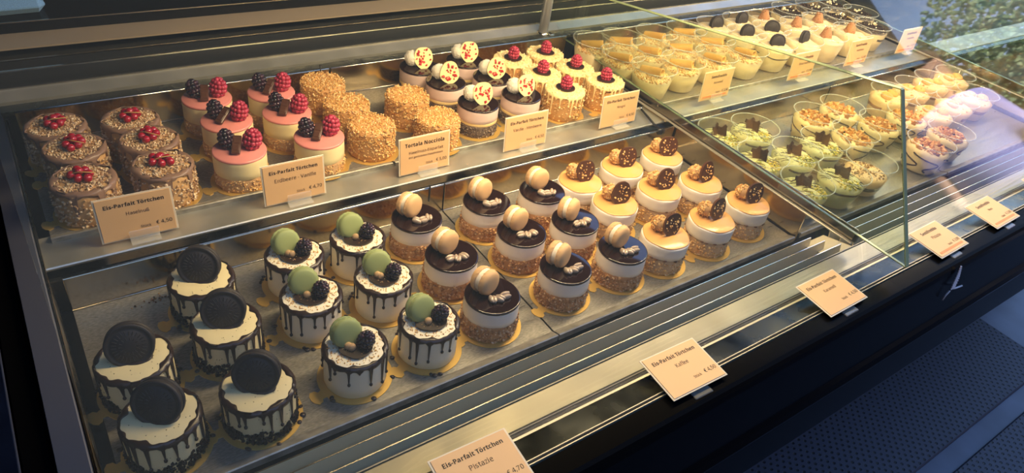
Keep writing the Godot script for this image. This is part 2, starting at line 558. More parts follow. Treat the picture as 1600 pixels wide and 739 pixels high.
func caramel_cake(s: int) -> Node3D:
	var o := cake_root("caramel_mousse_cake")
	put("nut_base", drum(0.0368, 0.0366, 0.001, 0.029, 0.0010, s), mat("pale nut paste", rgb(205, 170, 128), 0.6), o)
	stuff(put("nut_crumbs", crumbs(NUTS, s, 0.0372, 0.002, 0.026, 440, 0.0017, -1, 0, 0, 0.002), vmat("sugared nut", 0.42, 0.5), o))
	var g := MB.new(s + 2)
	for i in 13:                                               # caramel pockets in the seam
		var t := g.rng.randf() * TAU
		g.col = Color(0.16, 0.065, 0.02)
		g.ball(Vector3(cos(t) * 0.0365, 0.0285 + g.rng.randf_range(-0.001, 0.002), sin(t) * 0.0365), Vector3(0.0034, 0.0014, 0.0034), 5, 8)
	put("caramel_seam", g.done(), vmat("caramel", 0.3, 0.5), o)
	put("white_mousse", drum(0.0380, 0.0384, 0.0295, H - 0.001, 0.0006, s + 1, 0.0024), m_white(), o)
	var b := MB.new(s)
	b.lathe([Vector2(0, H - 0.0022), Vector2(0.0366, H - 0.0016), Vector2(0.0372, H - 0.0004), Vector2(0.0355, H + 0.0003), Vector2(0, H + 0.0004)], 48, func(t: float, i: int) -> Vector2: return Vector2(0.0006 * sin(6.0 * t + s), 0) if i in [1, 2, 3] else Vector2.ZERO)
	put("caramel_glaze", b.done(), mat("caramel glaze", rgb(224, 168, 102), 0.18), o)
	var k := MB.new(s + 5)
	k.col = Color(0.55, 0.33, 0.15)
	k.ball(Vector3.ZERO, Vector3.ONE * 0.0124, 8, 12)
	for i in 150:
		k.col = pal(NUTS, k.rng)
		k.chunk(Vector3(k.rng.randfn(), k.rng.randfn(), k.rng.randfn()).normalized() * 0.0128, 0.0019)
	put("nut_ball", k.done(), vmat("nut crust", 0.6, 0.3), o).position = Vector3(-0.0125, H + 0.0125, -0.009)
	plaque(o, "chocolate_disc", Vector3(0.0055, H + 0.0170, -0.004), Vector3(0.50 + 0.12 * sin(s * 1.7), 0.26, 0.82), Vector2(0.0178, 0.0196), 0.0036, mat("milk chocolate", rgb(84, 52, 36), 0.35), NUTS, 26, 0.0017, s, vmat("sugared nut", 0.42, 0.5))
	return o

func hazelnut_cake(s: int) -> Node3D:
	var o := cake_root("hazelnut_currant_cake")
	put("nut_body", drum(0.0386, 0.0388, 0.001, H - 0.002, 0.0016, s), mat("nut cream", rgb(206, 164, 110), 0.6), o)
	stuff(put("nut_crumbs", crumbs(HAZEL, s, 0.0402, 0.002, H - 0.009, 620, 0.0022, H - 0.0006, 0.0335, 460), vmat("sugared nut", 0.42, 0.5), o))
	put("milk_chocolate_glaze", drips(s, 0.0388, H - 0.0006, 10, 0.008, 0.044, 0.10, 0.0330, 0.0065), mat("grey milk chocolate", rgb(140, 110, 90), 0.36), o)
	var c := MB.new(s + 1)
	var spots := [Vector3(-0.012, 0, 0.002), Vector3(-0.003, 0, 0.008), Vector3(0.008, 0, 0.008), Vector3(0.015, 0, 0.001), Vector3(0.004, 0, -0.001), Vector3(-0.005, 0, -0.007), Vector3(0.007, 0, -0.010), Vector3(0.016, 0, -0.008)]
	for i in spots.size() - (s % 2):
		var e := MB.new(1)
		e.ball(Vector3.ZERO, Vector3.ONE * 0.0056, 10, 14)
		e.ball(Vector3(0.0006, 0.0055, 0), Vector3(0.0008, 0.0008, 0.0008), 4, 6)
		var q := put("redcurrant", e.done(), mat("currant skin", rgb(164, 16, 40), 0.12, 0.0, 0.6), o)
		var sp: Vector3 = spots[i]
		q.transform = Transform3D(Basis.from_euler(Vector3(i * 1.3, i, 0.7 * i)), sp.rotated(Vector3.UP, 0.5 * s) + Vector3(0, H + 0.0052 + (0.004 if i == 4 else 0.0), 0))
	c.tube([Vector3(-0.014, H + 0.008, 0.006), Vector3(0.0, H + 0.0115, 0.003), Vector3(0.018, H + 0.010, -0.003)], 0.0007, 6)
	put("currant_stem", c.done(), mat("stem", rgb(186, 150, 84), 0.6), o)
	return o

func strawberry_cake(s: int) -> Node3D:
	var o := cake_root("strawberry_vanilla_cake")
	put("nut_base", drum(0.0372, 0.0374, 0.001, 0.024, 0.0008, s), mat("nut paste", rgb(198, 158, 112), 0.6), o)
	stuff(put("nut_crumbs", crumbs(NUTS, s, 0.0378, 0.002, 0.0215, 420, 0.0017, -1, 0, 0, 0.0025), vmat("sugared nut", 0.42, 0.5), o))
	put("vanilla_cream", drum(0.0378, 0.0378, 0.022, H - 0.0012, 0.0004, s + 1, 0.002), m_cream(), o)
	var b := MB.new(s)
	b.lathe([Vector2(0, H - 0.003), Vector2(0.0379, H - 0.0036), Vector2(0.0383, H - 0.0022), Vector2(0.0378, H - 0.0008), Vector2(0.0366, H), Vector2(0, H + 0.0002)], 56)
	put("strawberry_glaze", b.done(), mat("strawberry glaze", rgb(224, 142, 132), 0.22), o)
	blackberry(o, Vector3(-0.0185, H + 0.0115, -0.002), Vector3(-0.35, 0.9, -0.25), 1.30)
	raspberry(o, Vector3(0.0165, H + 0.0135, -0.010), Vector3(0.15, 0.95, -0.2), 1.42)
	var c := MB.new(1)
	c.box(Vector3.ZERO, Vector3(0.0125, 0.0048, 0.030), 0.0008)
	for i in 2: c.box(Vector3(0, 0.0024, -0.006 + 0.012 * i), Vector3(0.009, 0.0012, 0.0095), 0.0005)
	put("chocolate_bar", c.done(), mat("milk chocolate", rgb(84, 52, 36), 0.35), o).transform = Transform3D(Basis.from_euler(Vector3(0.50, -0.12 + 0.35 * (s % 2), 0)), Vector3(-0.001, H + 0.0105, 0.006))
	return o

func nut_cake(s: int) -> Node3D:
	var o := cake_root("nut_crumb_cake")
	put("nougat_body", drum(0.0376, 0.0374, 0.001, H - 0.002, 0.0010, s, 0.005), mat("nougat", rgb(196, 146, 86), 0.6), o)
	stuff(put("nut_coating", crumbs(GOLD_NUTS, s, 0.0380, 0.003, H - 0.003, 900, 0.0018, H - 0.0016, 0.0375, 520), vmat("sugared nut", 0.42, 0.5), o))
	return o

func white_chocolate_cake(s: int) -> Node3D:
	var o := cake_root("white_chocolate_cake")
	put("poppy_base", drum(0.0366, 0.0366, 0.001, 0.024, 0.0006, s), mat("poppy sponge", rgb(104, 86, 72), 0.7), o)
	stuff(put("poppy_crumbs", crumbs(POPPY, s, 0.0372, 0.002, 0.0225, 520, 0.0014, -1, 0, 0, 0.001), vmat("crumb", 0.7, 0.3), o))
	put("sponge_layer", drum(0.0366, 0.0366, 0.023, 0.029, 0.0005, s + 1, 0.001), mat("sponge", rgb(232, 204, 140), 0.7), o)
	put("lilac_mousse", drum(0.0368, 0.0368, 0.028, H - 0.0012, 0.0005, s + 2, 0.002), mat("berry mousse", rgb(226, 200, 190), 0.55), o)
	var b := MB.new(s)
	b.lathe([Vector2(0, H - 0.002), Vector2(0.0366, H - 0.0034), Vector2(0.0374, H - 0.0022), Vector2(0.037, H - 0.0006), Vector2(0.036, H), Vector2(0.0348, H + 0.0001), Vector2(0.02, H + 0.0001), Vector2(0, H + 0.0001)], 56)
	put("chocolate_glaze", b.done(), mat("mirror glaze", rgb(34, 18, 15), 0.06, 0.0, 0.6), o)
	var k := MB.new(s + 5)
	k.col = Color(0.80, 0.76, 0.64)
	k.ball(Vector3.ZERO, Vector3.ONE * 0.0142, 10, 14)
	for i in 190:
		k.col = Color(0.86, 0.83, 0.74) * k.rng.randf_range(0.9, 1.05)
		k.chunk(Vector3(k.rng.randfn(), k.rng.randfn(), k.rng.randfn()).normalized() * 0.0144, 0.0010)
	put("coconut_ball", k.done(), vmat("coconut", 0.7, 0.3), o).position = Vector3(-0.0150, H + 0.0138, -0.004)
	plaque(o, "white_chocolate_disc", Vector3(0.0060, H + 0.0185, 0.001), Vector3(0.42 + 0.2 * sin(s * 1.9), 0.30, 0.86), Vector2(0.0182, 0.0205), 0.003, mat("white chocolate", rgb(248, 226, 168), 0.4), [Color(0.50, 0.030, 0.035), Color(0.62, 0.06, 0.06)], 22, 0.0029, s, vmat("dried raspberry", 0.5, 0.4))
	return o

func raspberry_cake(s: int) -> Node3D:
	var o := cake_root("raspberry_nut_cake")
	put("nut_body", drum(0.0374, 0.0372, 0.001, H - 0.002, 0.0010, s, 0.004), mat("nougat", rgb(196, 146, 86), 0.6), o)
	stuff(put("nut_coating", crumbs(GOLD_NUTS, s, 0.0378, 0.003, H - 0.005, 560, 0.0017), vmat("sugared nut", 0.42, 0.5), o))
	put("cream_drips", drips(s, 0.0378, H - 0.001, 22, 0.008, 0.040, 0.035, 0.001, 0.0), mat("white glaze", rgb(238, 212, 152), 0.35), o)
	stuff(put("cream_ripples", crumbs([Color(0.80, 0.62, 0.30), Color(0.86, 0.74, 0.46)], s, 0.0376, H - 0.002, H, 70, 0.0022, H, 0.036, 190), vmat("glaze crumbs", 0.45, 0.4), o))
	plaque(o, "chocolate_disc", Vector3(0, H + 0.0022, 0.0), Vector3(0, 1, 0), Vector2(0.0185, 0.0165), 0.002, m_choc(), [], 0, 0.0, s, null)
	raspberry(o, Vector3(0.0005, H + 0.0105, -0.001), Vector3(0.05, 1, -0.1 + 0.1 * sin(s)), 1.22)
	return o

# ------------------------------------------------------------------ dessert cups
const CUP_H := 0.065
func cup_r(y: float) -> float: return 0.0345 + 0.0135 * y / CUP_H

func cup_root(called: String, fill: float, m: Material, dome := 0.002, s := 1) -> Node3D:
	var o := thing(called)
	var clear := glassy("clear plastic", Color(0.93, 0.95, 0.93), 0.05)
	if not mats.has("cup_wall"):
		var b := MB.new(1)
		b.lathe([Vector2(0, 0.0004), Vector2(0.0335, 0.0004), Vector2(0.0345, 0.0015), Vector2(cup_r(0.03), 0.03), Vector2(cup_r(0.056), 0.056), Vector2(cup_r(0.0575) + 0.0006, 0.0575), Vector2(cup_r(CUP_H), CUP_H - 0.001)], 48)
		mats["cup_wall"] = b.done()
		var c := MB.new(1)
		var ring := []
		for k in 8:
			var t := TAU * k / 8
			ring.append(Vector2(cup_r(CUP_H) + 0.0007 + 0.0010 * cos(t), CUP_H - 0.0008 + 0.0010 * sin(t)))
		ring.append(ring[0])
		c.lathe(ring, 56)
		mats["cup_rim"] = c.done()
	put("cup", mats["cup_wall"], clear, o)
	put("rim", mats["cup_rim"], glassy("clear rim", Color(0.9, 0.92, 0.88), 0.30), o)
	var b := MB.new(s)
	var g := 0.0009
	var fn := func(t: float, i: int) -> Vector2: return Vector2(0, 0.0012 * sin(3.0 * t + s) + 0.0008 * sin(7.0 * t)) if i in [4, 5] else Vector2.ZERO
	b.lathe([Vector2(0, 0.0016), Vector2(cup_r(0) - 0.0014, 0.0016), Vector2(cup_r(0.003) - g, 0.003), Vector2(cup_r(fill) - g, fill), Vector2(cup_r(fill) * 0.75, fill + dome), Vector2(cup_r(fill) * 0.4, fill + dome * 1.5), Vector2(0, fill + dome * 1.6)], 40, fn)
	put("cream_filling", b.done(), m, o)
	return o

func sprinkle(o: Node, called: String, p: Array, s: int, y: float, r: float, n: int, size: float, m: Material, at := Vector2.ZERO) -> void:
	var b := MB.new(s)
	for i in n:
		var t := b.rng.randf() * TAU
		var q := sqrt(b.rng.randf()) * r
		b.col = pal(p, b.rng)
		b.chunk(Vector3(at.x + cos(t) * q, y + 0.003 * (1.0 - q / r) + b.rng.randf() * size, at.y + sin(t) * q), size * b.rng.randf_range(0.6, 1.4))
	stuff(put(called, b.done(), m, o))

func band(o: Node, called: String, y: float, th: float, m: Material, s: int) -> void:      # a layer that shows through the side
	var b := MB.new(s)
	var fn := func(t: float, _i: int) -> Vector2: return Vector2(0, 0.0016 * sin(2.0 * t + s) + 0.001 * sin(5.0 * t + s))
	b.lathe([Vector2(cup_r(y) - 0.004, y), Vector2(cup_r(y) - 0.00055, y), Vector2(cup_r(y + th) - 0.00055, y + th), Vector2(cup_r(y + th) - 0.004, y + th)], 40, fn)
	put(called, b.done(), m, o)

func wafer_cup(s: int) -> Node3D:
	var o := cup_root("wafer_roll_cup", 0.040, mat("semifreddo cream", rgb(212, 192, 142), 0.5), 0.003, s)
	sprinkle(o, "caramel_crumbs", [Color(0.54, 0.25, 0.05), Color(0.66, 0.38, 0.11), Color(0.74, 0.52, 0.22), Color(0.80, 0.66, 0.38)], s, 0.0415, 0.038, 420, 0.0025, vmat("sugared nut", 0.42, 0.5))
	var b := MB.new(s)
	var prof := []
	for i in 25:
		prof.append(Vector2(0.0078 + (0.0006 if i % 2 == 0 else 0.0), -0.025 + 0.05 * i / 24.0))
	prof.append(Vector2(0.0052, 0.025)); prof.append(Vector2(0.005, 0.02)); prof.append(Vector2(0, 0.02))
	prof.push_front(Vector2(0.0052, -0.025)); prof.push_front(Vector2(0.005, -0.02)); prof.push_front(Vector2(0, -0.02))
	b.lathe(prof, 20, func(t: float, _i: int) -> Vector2: return Vector2(0.0007 * t / TAU, 0))
	put("wafer_roll", b.done(), mat("wafer", rgb(212, 164, 90), 0.6), o).transform = Transform3D(Basis(Vector3.UP, -0.42 + 0.25 * sin(s * 2.3)) * Basis(Vector3(0, 0, 1), PI / 2 + 0.22), Vector3(-0.003, 0.0535, 0.001))
	return o

func cookie_cup(s: int) -> Node3D:
	var o := cup_root("cookie_cream_cup", 0.050, mat("semifreddo cream", rgb(212, 192, 142), 0.5), 0.004, s)
	sandwich_cookie(o, Vector3(0.002, 0.063, -0.002), Vector3(0.55 + 0.25 * sin(s * 1.7), 0.2, 0.8), 0.84)
	sprinkle(o, "cookie_crumbs", DARK_CRUMBS, s, 0.051, 0.03, 22, 0.0014, vmat("crumb", 0.7, 0.3))
	band(o, "crumb_layer", 0.036, 0.003, mat("dark biscuit layer", rgb(74, 58, 48), 0.6), s)
	return o

func cone_cup(s: int) -> Node3D:
	var o := cup_root("nut_cone_cup", 0.050, mat("semifreddo cream", rgb(212, 192, 142), 0.5), 0.004, s)
	var b := MB.new(s)
	b.col = Color(0.42, 0.21, 0.10)
	b.lathe([Vector2(0, 0), Vector2(0.0155, 0), Vector2(0.0135, 0.010), Vector2(0.0085, 0.024), Vector2(0.006, 0.027), Vector2(0, 0.028)], 18)
	for i in 230:
		var y := b.rng.randf() ** 1.4 * 0.027
		var t := b.rng.randf() * TAU
		b.col = pal([Color(0.40, 0.21, 0.11), Color(0.52, 0.32, 0.18), Color(0.28, 0.13, 0.065)], b.rng)
		var r := lerpf(0.0155, 0.006, y / 0.027)
		b.chunk(Vector3(cos(t) * r, y, sin(t) * r), 0.0023)
	put("nut_cone", b.done(), vmat("nut crust", 0.6, 0.3), o).transform = Transform3D(Basis.from_euler(Vector3(-0.1, 0.3 * s, 0.12 * sin(s))), Vector3(-0.004, 0.051, -0.002))
	sprinkle(o, "caramel_crumbs", NUTS, s, 0.051, 0.016, 40, 0.0016, vmat("sugared nut", 0.42, 0.5), Vector2(0.018, 0.012))
	return o

func dark_cup(s: int) -> Node3D:
	var o := cup_root("dark_crumb_cup", 0.047, mat("semifreddo cream", rgb(212, 192, 142), 0.5), 0.004, s)
	var bed := MB.new(s)
	bed.lathe([Vector2(0, 0.0475), Vector2(0.0405, 0.0475), Vector2(0.0395, 0.0500), Vector2(0.02, 0.0545), Vector2(0, 0.0552)], 30)
	put("crumb_bed", bed.done(), mat("dark biscuit layer", rgb(44, 32, 27), 0.6), o)
	sprinkle(o, "dark_crumbs", [Color(0.03, 0.018, 0.013), Color(0.055, 0.032, 0.022), Color(0.02, 0.012, 0.01)], s, 0.0515, 0.037, 330, 0.0033, vmat("crumb", 0.7, 0.3))
	sprinkle(o, "white_chocolate_bits", [Color(0.86, 0.76, 0.5), Color(0.9, 0.84, 0.62)], s + 2, 0.0575, 0.018, 5, 0.0040, vmat("glaze crumbs", 0.45, 0.4))
	band(o, "dark_layer", 0.030, 0.006, mat("dark biscuit layer", rgb(44, 32, 27), 0.6), s)
	return o

func pistachio_cup(s: int) -> Node3D:
	var o := cup_root("pistachio_cup", 0.043, mat("pistachio cream", rgb(190, 188, 140), 0.5), 0.005, s)
	var c := MB.new(s)
	for i in 7:                                                # thin chocolate lines over the cream
		var pts := []
		for k in 12:
			var u := -1.0 + 2.0 * k / 11.0
			var z := -0.026 + 0.008 * i
			var w := sqrt(maxf(0.0, 0.0395 * 0.0395 - z * z))
			pts.append(Vector3(u * w, 0.0518 - 0.0055 * (u * u * w * w + z * z) / 0.0016 + 0.001 * sin(k * 1.7 + i), z + 0.003 * sin(k * 0.9 + i * 2.0 + s)))
		c.tube(pts, 0.0007, 5)
	put("chocolate_lines", c.done(), m_choc(), o)
	sprinkle(o, "white_chocolate_chips", [Color(0.72, 0.70, 0.46), Color(0.62, 0.64, 0.36)], s + 1, 0.0465, 0.036, 60, 0.0024, vmat("glaze crumbs", 0.45, 0.4))
	sprinkle(o, "chopped_pistachios", [Color(0.62, 0.50, 0.08), Color(0.42, 0.42, 0.10), Color(0.72, 0.56, 0.14), Color(0.30, 0.34, 0.09)], s + 4, 0.0475, 0.024, 120, 0.0022, vmat("nut crust", 0.6, 0.3), Vector2(0.012, 0.012))
	for i in 2:
		var b := MB.new(s + i)
		b.box(Vector3.ZERO, Vector3(0.017, 0.023, 0.0028), 0.0006)
		b.box(Vector3(0.005, 0.011, 0.0004), Vector3(0.008, 0.007, 0.0024), 0.0006, Basis(Vector3(0, 0, 1), 0.6))
		b.box(Vector3(-0.007, 0.009, 0), Vector3(0.006, 0.008, 0.0024), 0.0006, Basis(Vector3(0, 0, 1), -0.4))
		put("chocolate_shard", b.done(), mat("shard chocolate", rgb(62, 42, 34), 0.38), o).transform = Transform3D(Basis.from_euler(Vector3(-0.35 + 0.2 * i, 0.5 - 0.9 * i + 0.4 * sin(s), 0.25)), Vector3(-0.009 + 0.011 * i, 0.0575, -0.007 + 0.004 * i))
	band(o, "chocolate_layer", 0.034, 0.0045, m_choc(), s)
	return o

func nut_cup(s: int) -> Node3D:
	var o := cup_root("nut_cluster_cup", 0.045, mat("semifreddo cream", rgb(212, 192, 142), 0.5), 0.005, s)
	sprinkle(o, "nut_cluster", [Color(0.50, 0.23, 0.07), Color(0.60, 0.32, 0.12), Color(0.64, 0.40, 0.18), Color(0.36, 0.15, 0.05)], s, 0.0475, 0.032, 150, 0.0056, vmat("nut crust", 0.6, 0.3))
	var c := MB.new(s)
	for i in 5:                                                # sauce running up the inside of the wall
		var pts := []
		for k in 16:
			var y := 0.006 + 0.037 * k / 15.0
			var t := TAU * (i + 0.1 * s) / 5 + 0.55 * sin(k * 0.45 + i) + 0.06 * k
			pts.append(Vector3(cos(t) * (cup_r(y) - 0.0012), y, sin(t) * (cup_r(y) - 0.0012)))
		c.tube(pts, 0.0019, 6)
	put("chocolate_sauce", c.done(), mat("sauce", rgb(48, 22, 16), 0.25), o)
	sprinkle(o, "chocolate_bits", DARK_CRUMBS, s + 6, 0.050, 0.03, 12, 0.003, vmat("crumb", 0.7, 0.3))
	return o

func biscuit_cup(s: int) -> Node3D:
	var o := cup_root("biscuit_cup", 0.043, mat("nougat cream", rgb(176, 134, 90), 0.5), 0.005, s)
	for i in 2:
		var b := MB.new(s + i)
		b.lathe([Vector2(0, 0), Vector2(0.0128, 0), Vector2(0.0142, 0.003), Vector2(0.0128, 0.0066), Vector2(0.0085, 0.0096), Vector2(0, 0.0108)], 20, func(t: float, k: int) -> Vector2: return Vector2(0.0006 * sin(t * 5.0 + k + s), 0))
		put("round_biscuit", b.done(), mat("round biscuit", rgb(214, 162, 88), 0.65), o).transform = Transform3D(Basis.from_euler(Vector3(0.2, 0, 0.15 - 0.3 * i)), Vector3(-0.013 + 0.027 * i, 0.0485, 0.004 - 0.012 * i))
	sprinkle(o, "nut_bits", NUTS, s, 0.0445, 0.036, 150, 0.0024, vmat("sugared nut", 0.42, 0.5))
	band(o, "nougat_layer", 0.022, 0.008, mat("nougat layer", rgb(150, 96, 58), 0.6), s)
	return o

func brown_cup(s: int) -> Node3D:
	var o := cup_root("brown_crumb_cup", 0.036, mat("nougat cream", rgb(222, 188, 138), 0.5), 0.003, s)
	sprinkle(o, "brown_crumbs", [Color(0.36, 0.22, 0.12), Color(0.20, 0.12, 0.07), Color(0.52, 0.36, 0.22)], s, 0.037, 0.034, 170, 0.0026, vmat("nut crust", 0.6, 0.3))
	band(o, "dark_layer", 0.014, 0.008, mat("dark biscuit layer", rgb(44, 32, 27), 0.6), s)
	return o

# ------------------------------------------------------------------ price cards
func words(parent: Node, called: String, text: String, at: Vector2, width: float, m: Material, weight := 400, left := false) -> void:
	var t := TextMesh.new()
	var f := SystemFont.new()
	f.font_names = PackedStringArray(["Droid Sans"])
	f.font_weight = weight
	t.font = f
	t.text = text
	t.font_size = 24
	t.pixel_size = 0.001
	t.depth = 0.02
	t.curve_step = 2.0
	var k := width / maxf(t.get_aabb().size.x, 0.001)
	var o := put(called, t, m, parent)
	o.transform = Transform3D(Basis.from_scale(Vector3(k, k, 0.006)), Vector3(at.x + (width * 0.5 if left else 0.0), at.y, 0.0009))

func price_card(at: Vector3, tilt: float, yaw: float, title: String, flavour: Array, price: String, stripe: bool, flat_one: bool, label: String, grp: String) -> Node3D:
	var o := thing("price_card", at, yaw)
	var w := 0.088
	var h := 0.061
	var holder := MB.new(1)
	if flat_one:
		holder.box(Vector3(0, -0.006, 0.0), Vector3(0.03, 0.010, 0.02), 0.001)
	else:
		holder.box(Vector3(0.004, 0.0012, 0.002), Vector3(0.036, 0.0024, 0.024), 0.0005)
		holder.box(Vector3(0.004, 0.008, -0.0035), Vector3(0.036, 0.016, 0.002), 0.0005)
		holder.box(Vector3(0.004, 0.009, 0.0035), Vector3(0.036, 0.014, 0.0018), 0.0005)
	put("holder", holder.done(), glassy("clear acrylic", Color(0.95, 0.95, 0.92), 0.16), o)
	var sl := MB.new(1)
	sl.box(Vector3(0, h * 0.5, -0.0006), Vector3(w + 0.005, h + 0.004, 0.0008), 0.0003)
	var pivot := put("sleeve", sl.done(), mat("plastic sleeve", rgb(226, 214, 190), 0.22), o)
	pivot.transform = Transform3D(Basis(Vector3.RIGHT, tilt), Vector3(0, 0.004, 0))
	var c := MB.new(1)
	c.box(Vector3(0, h * 0.5, 0.0003), Vector3(w, h, 0.0008), 0.0002)
	put("paper", c.done(), mat("peach paper", rgb(230, 186, 134), 0.55), pivot)
	var ink := mat("ink", rgb(46, 32, 24), 0.6)
	var soft := mat("soft ink", rgb(88, 62, 44), 0.6)
	words(pivot, "title_text", title, Vector2(0, 0.0500), 0.071 if title.length() > 12 else 0.048, ink, 700)
	for i in flavour.size():
		words(pivot, "flavour_text", flavour[i], Vector2(0.002, 0.0365 - 0.0085 * i), minf(0.0034 * flavour[i].length(), 0.062), soft)
	words(pivot, "unit_text", "Stück", Vector2(0.008, 0.0135), 0.0125, soft)
	words(pivot, "price_text", price, Vector2(0.0305, 0.0150), 0.0195, ink)
	if stripe:
		var s := MB.new(1)
		s.box(Vector3(0, 0.0065, 0.0009), Vector3(0.074, 0.0040, 0.0004))
		put("orange_stripe", s.done(), mat("orange print", rgb(232, 142, 84), 0.55), pivot)
	tag(o, label, "price card", grp)
	return o

# ------------------------------------------------------------------ trays
func worn(key: String, c: Color, metal: float) -> StandardMaterial3D:
	if mats.has(key): return mats[key]
	var m := mat(key, c, 1.0, metal)
	m.albedo_texture = grain("smears", 0.03, 0.66, 1.0, 512)
	m.roughness_texture = grain("tray wear", 0.02, 0.26, 0.48)
	m.uv1_triplanar = true
	m.uv1_scale = Vector3(2.2, 2.2, 5)
	return m

func steel_soft(key: String, c: Color, metal: float) -> StandardMaterial3D:
	if mats.has(key): return mats[key]
	var m := mat(key, c, 1.0, metal)
	m.albedo_texture = grain("soft smears", 0.012, 0.84, 1.0, 512)
	m.roughness_texture = grain("soft wear", 0.014, 0.26, 0.52, 512)
	m.uv1_triplanar = true
	m.uv1_scale = Vector3(1.6, 1.6, 1.6)
	return m

func tray_metal() -> StandardMaterial3D:
	if mats.has("tray metal"): return mats["tray metal"]
	var m := mat("tray metal", rgb(168, 164, 154), 1.0, 0.6)
	m.albedo_texture = grain("tray scratches", 0.09, 0.72, 1.0, 512)
	m.roughness_texture = grain("tray wear", 0.02, 0.26, 0.48)
	m.uv1_triplanar = true
	m.uv1_scale = Vector3(3, 3, 9)
	return m

func tray(x0: float, x1: float, y: float, zb: float, zf: float, label: String, grp: String) -> void:
	var o := thing("steel_tray", Vector3((x0 + x1) * 0.5, y, (zb + zf) * 0.5))
	var w := x1 - x0
	var d := zf - zb
	var m := tray_metal()
	var b := MB.new(1)
	b.box(Vector3(0, -0.0012, -0.0062), Vector3(w, 0.0024, d - 0.0124), 0.0003)
	put("tray_floor", b.done(), m, o)
	var f := MB.new(1)                                         # the front flange, tipped up a little and folded down
	f.prism([Vector2(d * 0.5 - 0.0125, -0.0024), Vector2(d * 0.5 - 0.0125, 0.0), Vector2(d * 0.5 - 0.001, 0.0045), Vector2(d * 0.5 + 0.0005, 0.0035), Vector2(d * 0.5 + 0.0005, -0.006), Vector2(d * 0.5 - 0.001, -0.006), Vector2(d * 0.5 - 0.002, 0.001)], -w * 0.5, w * 0.5)
	put("front_flange", f.done(), worn("flange metal", rgb(190, 184, 168), 0.4), o)
	var r := MB.new(1)
	r.box(Vector3(0, 0.025, -d * 0.5 + 0.001), Vector3(w, 0.054, 0.002), 0.0005)
	put("back_wall", r.done(), steel("mirror steel", rgb(206, 190, 160), 0.15, Vector3(2, 2, 2), 0.06), o)
	var e := MB.new(1)
	e.tube([Vector3(-w * 0.5, 0.052, -d * 0.5), Vector3(w * 0.5, 0.052, -d * 0.5)], 0.0016, 8)
	var fl := MB.new(1)
	fl.tube([Vector3(-w * 0.5, 0.0008, -d * 0.5 + 0.0026), Vector3(w * 0.5, 0.0008, -d * 0.5 + 0.0026)], 0.0011, 6)
	put("fold_line", fl.done(), steel("bright edge", rgb(226, 220, 206), 0.2, Vector3(3, 3, 3), 0.04), o)
	put("rolled_edge", e.done(), steel("bright edge", rgb(226, 220, 206), 0.2, Vector3(3, 3, 3), 0.04), o)
	tag(o, label, "tray", grp)

# ------------------------------------------------------------------ the counter
const X0 := -0.19
const X1 := 3.2

func long_part(called: String, poly: Array, m: Material, parent: Node, x0 := X0, x1 := X1) -> MeshInstance3D:
	var b := MB.new(1)
	b.prism(poly, x0, x1)
	return put(called, b.done(), m, parent)

func rect(z0: float, y0: float, z1: float, y1: float) -> Array:
	return [Vector2(z0, y0), Vector2(z1, y0), Vector2(z1, y1), Vector2(z0, y1)]

